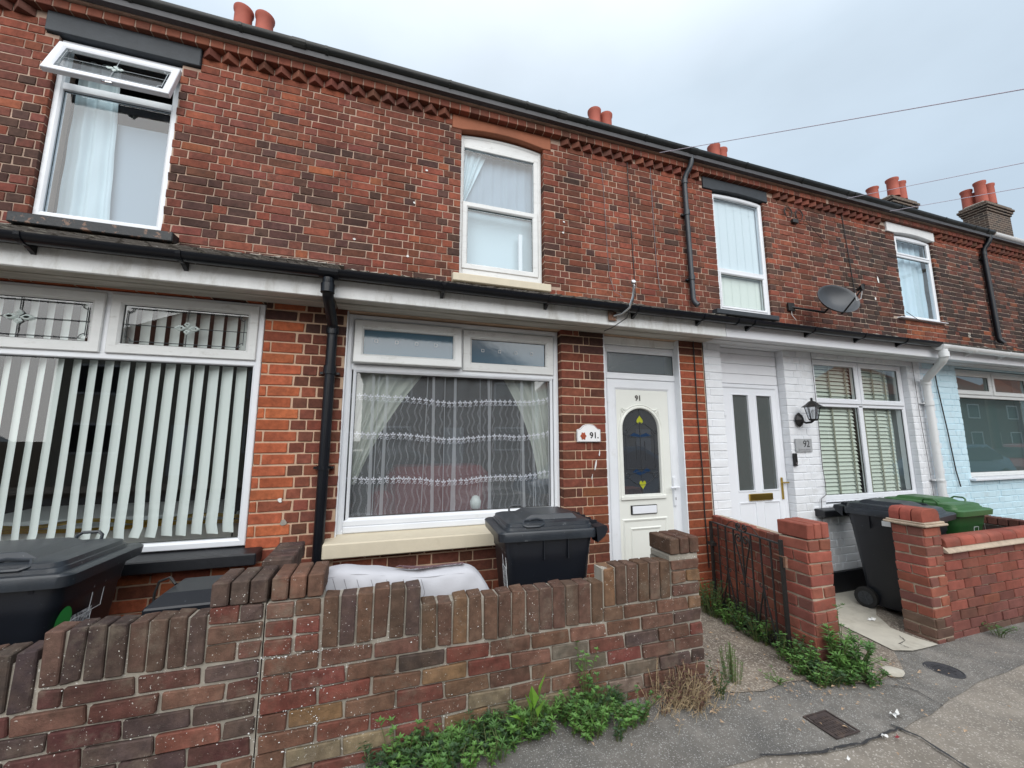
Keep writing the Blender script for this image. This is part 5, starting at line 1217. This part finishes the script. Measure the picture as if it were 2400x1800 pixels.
b=MB(); b.lathe([(.011,0),(.013,-.002),(.0135,-.001)],(4.228,3.169,1.245),16,'y'); b.build('button','chrome',t)
# ------------------------------------------------------------------ cables and wires
def cable(pts,r,m,label,n=5): 
    b=MB().tube(pts,r,n); return tag(b.build('cable',m,smooth=True),label,'cable')
cable([(2.97,3.185,2.49),(2.975,3.188,2.2),(2.97,3.187,1.7),(2.985,3.186,1.2),(2.98,3.187,.8),(2.99,3.186,.3)],.006,'cable_black','thick black cable down the narrow orange brick pier beside the number 91 door')
cable([(3.085,3.185,2.49),(3.09,3.186,1.9),(3.088,3.186,1.3),(3.092,3.184,.7)],.004,'cable_black','thin dark cable down the edge where orange brick meets white paint')
cable([(4.62,3.18,2.48),(4.625,3.18,2.1),(4.63,3.182,1.7),(4.62,3.182,1.2),(4.64,3.182,1.0),(4.63,3.18,.90),(4.55,3.18,.86),(4.53,3.182,.60)],.004,'cable_grey','thin grey cable beside the blinds window of the white fronted house')
cable([(6.42,3.18,2.48),(6.43,3.18,1.8),(6.47,3.18,1.1),(6.48,3.18,.8)],.0035,'cable_grey','thin pale cable on the white pier right of the blinds window')
cable([(6.86,3.18,2.5),(6.87,3.18,2.2),(6.95,3.18,1.6),(7.0,3.18,1.1),(7.05,3.18,.9)],.007,'cable_black','dark cable slanting down the pale blue pier behind the white downpipe')
cable([(2.92,4.085,5.12),(2.93,4.088,4.5),(2.95,4.087,3.8),(2.96,4.086,3.28)],.005,'cable_black','dark straight cable down the upper brick wall ending in a white tip')
cable([(3.28,4.085,5.14),(3.29,4.088,4.5),(3.30,4.087,3.8),(3.33,4.086,3.45),(3.35,4.08,3.40)],.004,'cable_grey','thin grey cable on the upper wall next to the dark grey downpipe')
cable([(2.52,4.08,5.02),(2.55,4.088,4.7),(2.57,4.088,4.0),(2.59,4.087,3.5),(2.65,4.07,3.3),(2.72,4.0,3.22)],.0028,'cable_grey','faint thin wire down the upper wall right of the middle window')
cable([(6.98,4.085,5.12),(7.02,4.088,4.6),(7.05,4.087,4.1),(7.08,4.085,3.6)],.006,'cable_black','dark cable down the sooty wall between the dish and the white lintel')
cable([(8.28,4.08,3.62),(8.45,4.0,3.45),(8.62,3.8,3.3),(8.6,3.3,2.95),(8.0,2.75,2.64)],.005,'cable_black','loose black cable sagging from the white trimmed upper window to the gutter')
b=MB()
for cx in (5.75,5.98):
    b.tube([(cx+.09*math.cos(a)*(1-.03*a),4.07,4.93+.10*math.sin(a)*(1-.03*a)) for a in [i*.35 for i in range(30)]],.005,5)
b.box(5.82,5.93,4.05,4.09,4.78,4.84,.004)
b.tube([(5.9,4.06,4.8),(6.1,4.06,4.85),(6.5,4.07,4.55)],.004,5)
tag(b.build('cable_coil','cable_black',smooth=True),'coil of black cable with a small junction box high on the white fronted house','cable')
t=thing('cable_bracket',(1.86,2.88,2.5),'curved grey metal cable arm fixed to a rusty plate on the white fascia','bracket')
b=MB(); b.box(1.80,1.88,2.872,2.884,2.51,2.59,.002); b.build('plate','rust',t)
b=MB(); b.tube([(1.85,2.87,2.55),(1.90,2.82,2.56),(1.935,2.76,2.60),(1.945,2.72,2.68),(1.945,2.70,2.77),(1.935,2.70,2.79)],.011,8); b.tube([(1.935,2.70,2.79),(1.93,2.68,2.80)],.018,8); b.build('arm','chrome',t,smooth=True)
cable([(1.935,2.70,2.77),(1.95,2.72,2.66),(1.93,2.80,2.52),(1.85,2.9,2.455),(1.83,3.0,2.45)],.004,'cable_black','thin black cable looping from the curved metal arm under the fascia')
def ray(u,v,X=None,D=None):
    d=CF+CR*((u-1200)/930)-CU*((v-900)/930); t=X/d.x if X is not None else D/d.y; return Vector((d.x*t,d.y*t,1.5+d.z*t))
POLE=(24.0,None)
ends=[]
for (u,v,D),(u2,v2),(u3,v3),lb in (((1545,358,3.93),(2400,203),(5200,-306),'overhead wire from the middle house rising to the right across the sky'),((1985,465,3.92),(2400,378),(5200,-210),'overhead wire passing in front of the first chimney pots on the right'),((2085,495,3.92),(2400,437),(5200,-84),'lowest overhead wire crossing the broad right hand chimney')):
    a=ray(u,v,D=D); e3=ray(u3,v3,X=24.0); ends.append(e3)
    P=[a.lerp(e3,i/24)+Vector((0,0,-.06*math.sin(i/24*PI))) for i in range(25)]
    tag(MB().tube(P,[.004+.006*min(1,i/8) for i in range(25)],5).build('overhead_wire','wire_grey'),lb,'wire',"overhead wires to the terrace")
pz=max(e_.z for e_ in ends)+.3; py=sum(e_.y for e_ in ends)/3
t=thing('telegraph_pole',(24.0,py,-.4),'tall wooden telegraph pole carrying the overhead wires','pole'); b=MB(); b.tube([(24.0,py,-.4),(24.0,py,pz)],[.15,.11],10); b.build('post','bark',t,smooth=True); b=MB(); b.box(23.95,24.05,py-1.0,py+1.0,pz-.35,pz-.22); b.build('crossarm','bark',t)
# ------------------------------------------------------------------ iron covers and litter
t=thing('drain_cover',(2.33,1.70,gz(2.33)),'small rusty brown rectangular iron cover set in the asphalt','manhole cover')
zc=gz(2.33)+.007
b=MB(); P=[(2.27,1.78),(2.41,1.78),(2.395,1.63),(2.25,1.62)]; b.prismz(P[::-1],zc-.02,zc+.004); b.build('lid','cast_iron',t)
b=MB()
for i in range(7):
    for j in range(6): cx,cy=2.275+.017*i,1.637+.022*j; b.box(cx-.005,cx+.005,cy-.006,cy+.006,zc+.004,zc+.007)
b.build('grip_stud','cast_iron',t)
b=MB(); b.ring(rect(2.243,2.417,1.615,1.787),[(0,0),(0,-.006),(.008,-.006),(.008,0)],0)
b.v=[(x,z,zc+.002-y) for x,y,z in b.v]; b.build('frame','cast_iron',t)
t=thing('manhole_cover',(3.80,1.945,gz(3.80)),'round dark iron cover set in the asphalt near the capped pillar','manhole cover')
b=MB(); b.lathe([(.105,0),(.105,.006),(.098,.008),(.096,.004),(.09,.004),(.088,.008),(.0,.008)],(3.80,1.945,gz(3.80)+.002),28); b.build('lid','cast_iron_black',t)
b=MB()
for i in range(-3,4):
    for j in range(-3,4):
        if i*i+j*j<10: b.box(3.80+i*.02-.006,3.80+i*.02+.006,1.945+j*.02-.006,1.945+j*.02+.006,gz(3.80)+.009,gz(3.80)+.013)
b.build('grip_stud','cast_iron_black',t)
rl=random.Random(77)
def paper(x,y,s,label,m='litter',z=None):
    b=MB(); z0=(z if z is not None else gz(x)+.014); n=5; v=[]
    for i in range(n+1):
        for j in range(3): v.append((x+s*(i/n-.5)*1.4+rl.uniform(-.15,.15)*s,y+s*(j/2-.5)*.6+rl.uniform(-.1,.1)*s,z0+abs(rl.gauss(0,.22))*s))
    b.add(v,[(i*3+j,(i+1)*3+j,(i+1)*3+j+1,i*3+j+1) for i in range(n) for j in range(2)]); return tag(b.build('litter',m),label,'litter')
paper(2.78,1.66,.045,'crumpled white paper scrap on the asphalt right of the brown iron cover')
paper(2.50,1.56,.030,'white cigarette sized scrap lying on the tar seam'); paper(2.15,1.50,.016,'tiny white scrap below the tar seam')
paper(1.37,2.04,.075,'crumpled white tissue at the foot of the front wall beside the dry weeds',z=.02); paper(4.22,2.62,.05,'white crumpled wrapper on the path beside the bin wheel',z=gz(4.2)+.02)
paper(2.56,1.54,.022,'small dark red scrap on the tar seam','tyre_red')
paper(2.05,2.35,.04,'flattened white scrap by the gate bottom on the gravel path')
b=MB()
for _ in range(230):
    x,y=rl.choice([(rl.gauss(1.75,.28),rl.gauss(1.98,.05)),(rl.gauss(2.75,.28),rl.gauss(1.98,.07)),(rl.gauss(2.4,.4),rl.gauss(2.0,.15)),(rl.gauss(3.3,.2),rl.gauss(2.0,.06)),(rl.uniform(2.0,4.5),rl.uniform(1.4,2.0)),(rl.uniform(2.0,2.8),rl.uniform(2.2,3.1))]); s=rl.uniform(.006,.016); a=rl.uniform(0,6.28); z=gz(x)+.018
    if 2.19<y<2.31 and x<2.0: continue
    c,d_=math.cos(a)*s,math.sin(a)*s; b.add([(x-c,y-d_,z),(x+d_*.5,y-c*.5,z+s*.4),(x+c,y+d_,z+s*.2),(x-d_*.5,y+c*.5,z+s*.5)],[(0,1,2,3)])
b.build('dry_leaves','dry_leaf',kind='stuff',label='scattered dry leaves and petals along the wall foot and paths',cat='leaves')
b=MB()
for _ in range(1700):
    q=rl.random()
    if q<.35: x,y=rl.uniform(-.4,2.0),2.19-abs(rl.gauss(0,.05))
    elif q<.6: x,y=rl.uniform(1.95,2.85),rl.gauss(2.06,.05)
    elif q<.8: x,y=rl.uniform(2.8,4.3),rl.gauss(2.05,.08)
    else: x,y=rl.uniform(4.5,8),2.17-abs(rl.gauss(0,.05))
    if y>2.19 and x<2.0: continue
    z=gz(x)+.006; s_=rl.uniform(.0015,.005); a=rl.uniform(0,6.28)
    b.add([(x+s_*math.cos(a+i*2.09),y+s_*math.sin(a+i*2.09),z) for i in range(3)]+[(x,y,z+s_*1.1)],[(0,1,3),(1,2,3),(2,0,3)])
b.build('grit','cement',kind='stuff',label='loose grit gathered along the foot of the walls and the path edges',cat='grit')
def mark(u,v,D,w_,h_,m,par,name,an=0):
    c=ray(u,v,D=D); b=MB(); n=9; P=[]
    for i in range(n):
        a=2*PI*i/n; q=rl.uniform(.6,1.1); x,z=w_*q*math.cos(a),h_*q*math.sin(a); P.append((c.x+x*math.cos(an)-z*math.sin(an),D,c.z+x*math.sin(an)+z*math.cos(an)))
    b.add(P,[tuple(range(n))]); return b.build(name,m,par)
for u,v,w2,h2,an in ((1405,1062,.006,.035,-.15),(1396,1090,.010,.045,-.25),(1388,1118,.005,.03,-.2)): mark(u,v,3.190,w2,h2,'litter',H['b'],'paint_mark',an)
mark(656,1172,3.190,.014,.02,'litter',H['a'],'paint_mark'); mark(664,1226,3.190,.028,.026,'cement',H['a'],'filled_hole')
for u,v in ((971,475),(1000,399),(830,560),(955,600),(1322,520),(1320,545)): mark(u,v,4.092,.016,.013,'litter',H['b'],'chip')
for u,v in ((2272,786),): mark(u,v,4.092,.06,.06,'cement',H['d'],'filled_hole')
mark(2058,655,4.092,.02,.06,'litter',H['d'],'paint_mark',.2); mark(2052,700,4.092,.02,.03,'litter',H['d'],'paint_mark')
b=MB()
for _ in range(330):
    x=rl.choice((rl.gauss(-.235,.02),rl.gauss(-.355,.05),rl.gauss(-.47,.02),rl.uniform(-1.2,1.9),rl.uniform(-.5,.6),rl.gauss(-.2,.18))); z=rl.choice((rl.uniform(.1,.75),rl.uniform(.1,.75),.44-.0785*rl.randrange(0,5)+rl.gauss(0,.006),.5185+rl.gauss(0,.006)))
    if z>.74 or (x>.22 and z>.64): continue
    s_=rl.uniform(.0008,.0028)*(1.7 if rl.random()<.1 else 1); P=[(x+s_*rl.uniform(.7,1.6)*math.cos(a),2.1915,z+s_*rl.uniform(.6,1.2)*math.sin(a)) for a in (0,1.05,2.1,3.14,4.2,5.2)]
    b.add(P+[(x,2.1885,z)],[(i,(i+1)%6,6) for i in range(6)])
b.build('lime_spot','litter',t1,kind='stuff')
# ------------------------------------------------------------------ plants
def leafadd(b,p,d,l,w2,up=Vector((0,0,1)),fold=.25):
    d=d.normalized(); s=d.cross(up); 
    if s.length<.05: s=d.orthogonal()
    s.normalize(); n=s.cross(d); m1=p+d*l*.45-n*w2*fold*.4; tip=p+d*l-n*l*.12
    b.add([p,m1+s*w2*.5+n*w2*fold,tip,m1-s*w2*.5+n*w2*fold,m1],[(0,4,1),(4,2,1),(0,3,4),(4,3,2)])
def bushy(b,sb,x,y,z,h,spread,nst,nl,ll,lw,rl,droop=0):
    for _ in range(nst):
        a=rl.uniform(0,6.28); r_=rl.uniform(0,spread*.4); P=Vector((x+r_*math.cos(a),y+r_*math.sin(a),z)); lean=Vector((math.cos(a),math.sin(a),0))*rl.uniform(.1,1)*spread; hh=h*rl.uniform(.55,1.05); pts=[]
        for i in range(6): t=i/5; pts.append(P+lean*t*t+Vector((0,0,hh*(t-droop*t*t))))
        sb.tube(pts,[.0022]*5+[.001],4)
        for k2 in range(nl):
            t=rl.uniform(.15,1); i=min(4,int(t*5)); q=pts[i].lerp(pts[i+1],t*5-i); az=rl.uniform(0,6.28); leafadd(b,q,Vector((math.cos(az),math.sin(az),rl.uniform(-.1,.8))),ll*rl.uniform(.6,1.2),lw*rl.uniform(.7,1.2))
        for k2 in range(5): az=k2*1.26+rl.random(); leafadd(b,pts[-1],Vector((math.cos(az),math.sin(az),.7)),ll*.8,lw*.8)
rp=random.Random(55)
def plant(name,specs,mats,label,cat,stuff=False,ll=.03,lw=.014):
    """specs list of (x,y,h,spread,stems,leaves)"""
    xs=specs[0]; base=(xs[0],xs[1],gz(xs[0])); t=None if stuff else thing(name,base,label,cat)
    B=[MB() for _ in mats]; sb=MB()
    for i,s_ in enumerate(specs): bushy(B[i%len(B)],sb,s_[0],s_[1],gz(s_[0])+.004,s_[2],s_[3],s_[4],s_[5],s_[6] if len(s_)>6 else ll,s_[7] if len(s_)>7 else lw,rp)
    if stuff:
        al=MB()
        for q,mm in zip(B,mats):
            if q.v: q.build(name,mm,kind='stuff',label=label,cat=cat)
        if sb.v: sb.build(name+'_stems','stem',kind='stuff',label=label+', stems',cat=cat)
    else:
        for q,mm in zip(B,mats):
            if q.v: q.build('foliage',mm,t)
        sb.build('stem','stem',t)
    return t
cov=[]
for i in range(105):
    x=rp.uniform(.0,1.36); y=2.17-abs(rp.gauss(0,.10)); 
    if y<1.84: continue
    hmax=.10+.10*math.exp(-((x-1.05)/.22)**2)+.05*math.exp(-((x-.6)/.3)**2); cov.append((x,y,hmax*rp.uniform(.35,.95),.07,5,11,*rp.choice(((.020,.013),(.030,.015),(.042,.010),(.025,.018)))))
plant('weeds',cov,['leaf_mid','leaf_green','leaf_green','leaf_dark'],'mixed green weeds crowding the foot of the front wall','weeds',True)
plant('weed_plant',[(.10,2.12,.22,.07,3,9,.034,.016),(.16,2.13,.20,.05,2,8,.034,.016)],['leaf_green'],'leggy light green weed leftmost at the foot of the front wall','plant')
plant('weed_plant',[(1.10,2.12,.34,.08,6,14,.026,.016),(1.18,2.10,.25,.08,5,12,.026,.016)],['leaf_green','leaf_mid'],'tallest bushy green weed in the middle of the row along the front wall','plant')
plant('weed_plant',[(1.38,2.02,.14,.10,7,14,.022,.014)],['leaf_mid'],'low dark green weed beside the white tissue','plant')
# broad dock leaves
t=thing('weed_plant',(.78,2.10,0),'bright green plant with broad dock leaves in the weed row','plant'); b=MB(); b2_=MB()
for dx,dy,dz,l,w2 in ((-.02,-.05,.20,.13,.055),(.05,-.02,.24,.14,.035),(-.12,-.10,.10,.15,.05),(.02,-.10,.14,.11,.05),(-.05,-.02,.17,.10,.045)):
    p=Vector((.80+dx*.4,2.10+dy*.3,.03+dz*.55)); leafadd(b,p,Vector((dx*2,dy,dz*2.4)),l,w2); b2_.tube([(.80,2.10,0),p],.002,4)
b.build('foliage','leaf_bright',t); b2_.build('stem','stem',t)
# dry straw clump
t=thing('dead_weed_clump',(1.75,2.05,0),'brown dried weed clump with straw at the end of the front wall','plant'); b=MB(); b2_=MB(); b3_=MB()
for _ in range(300):
    x=rp.gauss(1.73,.13); y=rp.gauss(2.06,.055)
    if y>2.18: y=2.17
    a=rp.uniform(0,6.28); l=rp.uniform(.04,.14); zz=rp.uniform(.0,.07); e_=Vector((x+math.cos(a)*l*.8,y-abs(math.sin(a))*l*.5,zz+rp.uniform(-.04,.10))); e_.z=max(.01,e_.z); b.tube([(x,y,zz*.3+.01),((x+e_.x)/2+rp.uniform(-.02,.02),(y+e_.y)/2,(zz+e_.z)/2+.02),e_],.0011,3,False)
for _ in range(40): bushy(b2_,b3_,rp.gauss(1.70,.13),rp.gauss(2.09,.04),0,rp.uniform(.08,.22),.06,3,10,.016,.010,rp)
b.build('straw','straw',t,kind='stuff'); b2_.build('dry_foliage','leaf_red',t); b3_.build('stem','straw',t)
plant('weed_plant',[(1.93,2.05,.15,.07,8,14,.018,.009)],['leaf_dark'],'small dark green weed right of the dried clump','plant',ll=.02)
t=thing('weed_plant',(2.13,2.14,gz(2.13)),'feathery upright green weed at the corner of the gravel path','plant'); b=MB(); b2_=MB()
for _ in range(26):
    a=rp.uniform(0,6.28); r_=rp.uniform(0,.045); h=rp.uniform(.12,.24); p0=Vector((2.13+r_*math.cos(a),2.14+r_*math.sin(a),gz(2.13))); p1=p0+Vector((r_*math.cos(a)*.5,r_*math.sin(a)*.5,h)); b2_.tube([p0,p1],.0015,3,False)
    for k2 in range(26): q=p0.lerp(p1,rp.uniform(.15,1)); az=rp.uniform(0,6.28); leafadd(b,q,Vector((math.cos(az),math.sin(az),.9)),.018,.0035)
b.build('foliage','leaf_green',t); b2_.build('stem','stem',t)
plant('weed_plant',[(2.42,2.06,.05,.08,8,8,.022,.006)],['leaf_green'],'low grassy tuft on the gravel path edge','plant')
cov=[]
for i in range(60):
    s_=rp.random(); x=2.96-.16*s_+rp.gauss(0,.05)-.06; y=3.02-.95*s_+rp.gauss(0,.05); cov.append((x,y,rp.uniform(.08,.20),.07,5,11,.024,.013))
for i in range(26): cov.append((rp.uniform(2.62,2.86),rp.uniform(1.95,2.12),rp.uniform(.04,.12),.07,5,10,.024,.012))
plant('weeds',cov,['leaf_mid','leaf_dark','leaf_green'],'green weeds growing along the dividing wall behind the iron gate','weeds',True)
plant('weed_plant',[(2.93,2.03,.28,.11,14,20,.055,.015),(3.03,1.99,.25,.11,14,20,.055,.015),(2.98,2.02,.16,.13,14,16,.045,.014),(3.0,2.06,.42,.03,2,24,.04,.010)],['leaf_green','leaf_mid'],'tall long leaved green weed at the foot of the red pillar','plant')
plant('weed_plant',[(3.02,1.92,.10,.12,14,14,.03,.014),(2.86,1.95,.09,.10,12,12,.028,.014)],['leaf_mid'],'low spreading weed before the red pillar on the asphalt edge','plant')
plant('shrub',[(2.86-.06,2.98,.30,.12,26,16,.02,.011),(2.80,3.05,.26,.10,14,14,.02,.011)],['leaf_dark','leaf_mid'],'small dense dark green shrub against the narrow orange brick pier','shrub')
plant('weed_plant',[(4.05,2.9,.10,.12,7,10,.035,.012)],['leaf_mid'],'low weed beside the wheel of the black bin by the white wall','plant')
plant('weed_plant',[(4.62+.3,2.12,.10,.10,7,12,.04,.008)],['leaf_mid'],'small grassy weed at the foot of the rounded coping wall','plant')
plant('weed_plant',[(5.55,2.10,.16,.14,9,12,.05,.010),(5.75,2.10,.12,.12,6,12,.05,.010)],['leaf_mid'],'rightmost tuft of weeds at the foot of the rounded coping wall','plant')
b=MB(); b.lathe([(.055,0),(.07,.012),(.06,.028),(.02,.034)],(3.33,1.90,gz(3.2)),9)
b.v=[(x+.025*noise.noise(Vector((x*20,y*20,z*20))),1.92+(y-1.90)*.8+.06,z) for x,y,z in b.v]; tag(b.build('stone','concrete',smooth=True),'flat pale stone beside the weeds before the red pillar','stone')
# ------------------------------------------------------------------ across the street (seen only in reflections)
def car(x,y,m,label,L=4.1):
    t=thing('parked_car',(x,y,-.12),label,'car','cars parked in the street')
    def sec(px): return px
    prof_=[(-2.05,.35),(-2.0,.62),(-1.25,.86),(-.55,1.38),(.75,1.45),(1.55,1.05),(2.0,.95),(2.05,.4)]
    lo=[(a*L/4.1,z) for a,z in prof_]; b=MB(); hw=.85
    secs=[]
    for (yy,ins) in ((-hw,1),(-hw*.97,0),(hw*.97,0),(hw,1)):
        secs.append([(x+a,y+(yy if z<.95 else yy*.80),z-.12-(.02 if ins else 0)) for a,z in lo])
    b.loft(secs); b.build('body',m,t,smooth=True)
    for s in (-1,1):
        g2=MB(); k2=[(-.95,.92),(-.50,1.32),(.70,1.38),(1.25,1.06),(1.2,.92)]; g2.add([(x+a,y+s*(.86-.20*max(0,(z-.9)/.45)*.8),z-.12) for a,z in k2],[tuple(range(5)) if s<0 else tuple(range(4,-1,-1))]); g2.build('side_window','text_black',t)
        for wx in (-1.28,1.28):
            w3=MB(); w3.lathe([(.2,-.10),(.31,-.09),(.31,.09),(.2,.10)],(x+wx,y+s*.78,.31-.12),16,'y'); w3.build('wheel','tyre',t,smooth=True)
    g2=MB(); g2.add([(x-1.2,y-.62,.80),(x-1.2,y+.62,.80),(x-.58,y+.6,1.235),(x-.58,y-.6,1.235)],[(0,3,2,1)]); g2.build('windscreen','text_black',t)
car(-.2,-2.3,'car_grey','grey car parked at the kerb behind the camera'); car(5.2,-2.3,'car_blue','blue car parked at the kerb behind the camera'); car(9.8,-2.35,'car_red','red car parked at the kerb behind the camera'); car(19.5,-2.4,'car_blue','blue car parked far along the kerb'); car(24.6,-2.4,'car_red','red car parked farthest along the kerb')
def opp(x,label,m,wd=9):
    t=thing('semi_detached_house',(x,-17,0),label,'house','houses across the street')
    b=MB(); b.box(x-wd/2,x+wd/2,-21,-14,-.3,5.0); b.build('wall',m,t)
    b=MB(); b.add([(x-wd/2-.3,-13.7,5),(x+wd/2+.3,-13.7,5),(x+wd/2+.3,-21.3,5),(x-wd/2-.3,-21.3,5),(x-wd/2+2.6,-17.5,8),(x+wd/2-2.6,-17.5,8)],[(0,4,5,1)[::-1],(1,5,2)[::-1],(2,5,4,3)[::-1],(3,4,0)[::-1],(0,1,2,3)]); b.build('roof','roof_orange',t)
    for wx in (-3,3):
        for z in (.9,3.3):
            b=MB(); b.ring(rect(x+wx-.85,x+wx+.85,z,z+1.25),[(0,.05),(0,-.05),(.09,-.05),(.09,.05)],0); b.v=[(q,-14-w3,z3) for q,w3,z3 in b.v]; b.build('window_frame','upvc',t); b=MB(); b.box(x+wx-.8,x+wx+.8,-14.0,-13.98,z+.05,z+1.2); b.build('pane','text_black',t)
    b=MB(); b.box(x-.5,x+.5,-14.0,-13.95,0,2.1); b.build('door','upvc',t)
opp(-8,'cream rendered house across the street behind the camera','render_cream'); opp(3.5,'brown brick house across the street behind the camera','opposite_brick'); opp(15,'grey rendered house with orange hipped roof across the street','render_cream',8); opp(27,'far brick house across the street','opposite_brick'); opp(40,'cream house farther along across the street','render_cream'); opp(52,'grey brown house farthest along across the street','opposite_brick'); opp(64,'last cream house along across the street','render_cream')
t=thing('street_tree',(11,-11,0),'leafy street tree across the road','tree'); b=MB(); b.tube([(11,-11,-.2),(11.1,-11,1.8),(11.3,-10.9,3.5)],[.18,.14,.07],8); b.build('trunk','bark',t,smooth=True); b=MB()
for _ in range(2600):
    p=Vector((rp.gauss(0,1),rp.gauss(0,1),rp.gauss(0,1))).normalized()*rp.uniform(.5,1)**.5*1.7; p=Vector((11.2,-11,4.3))+p*(1+.35*noise.noise(p*1.1)); leafadd(b,p,Vector((rp.gauss(0,1),rp.gauss(0,1),rp.gauss(0,.6))),.14,.08)
b.build('crown','tree_leaf',t)
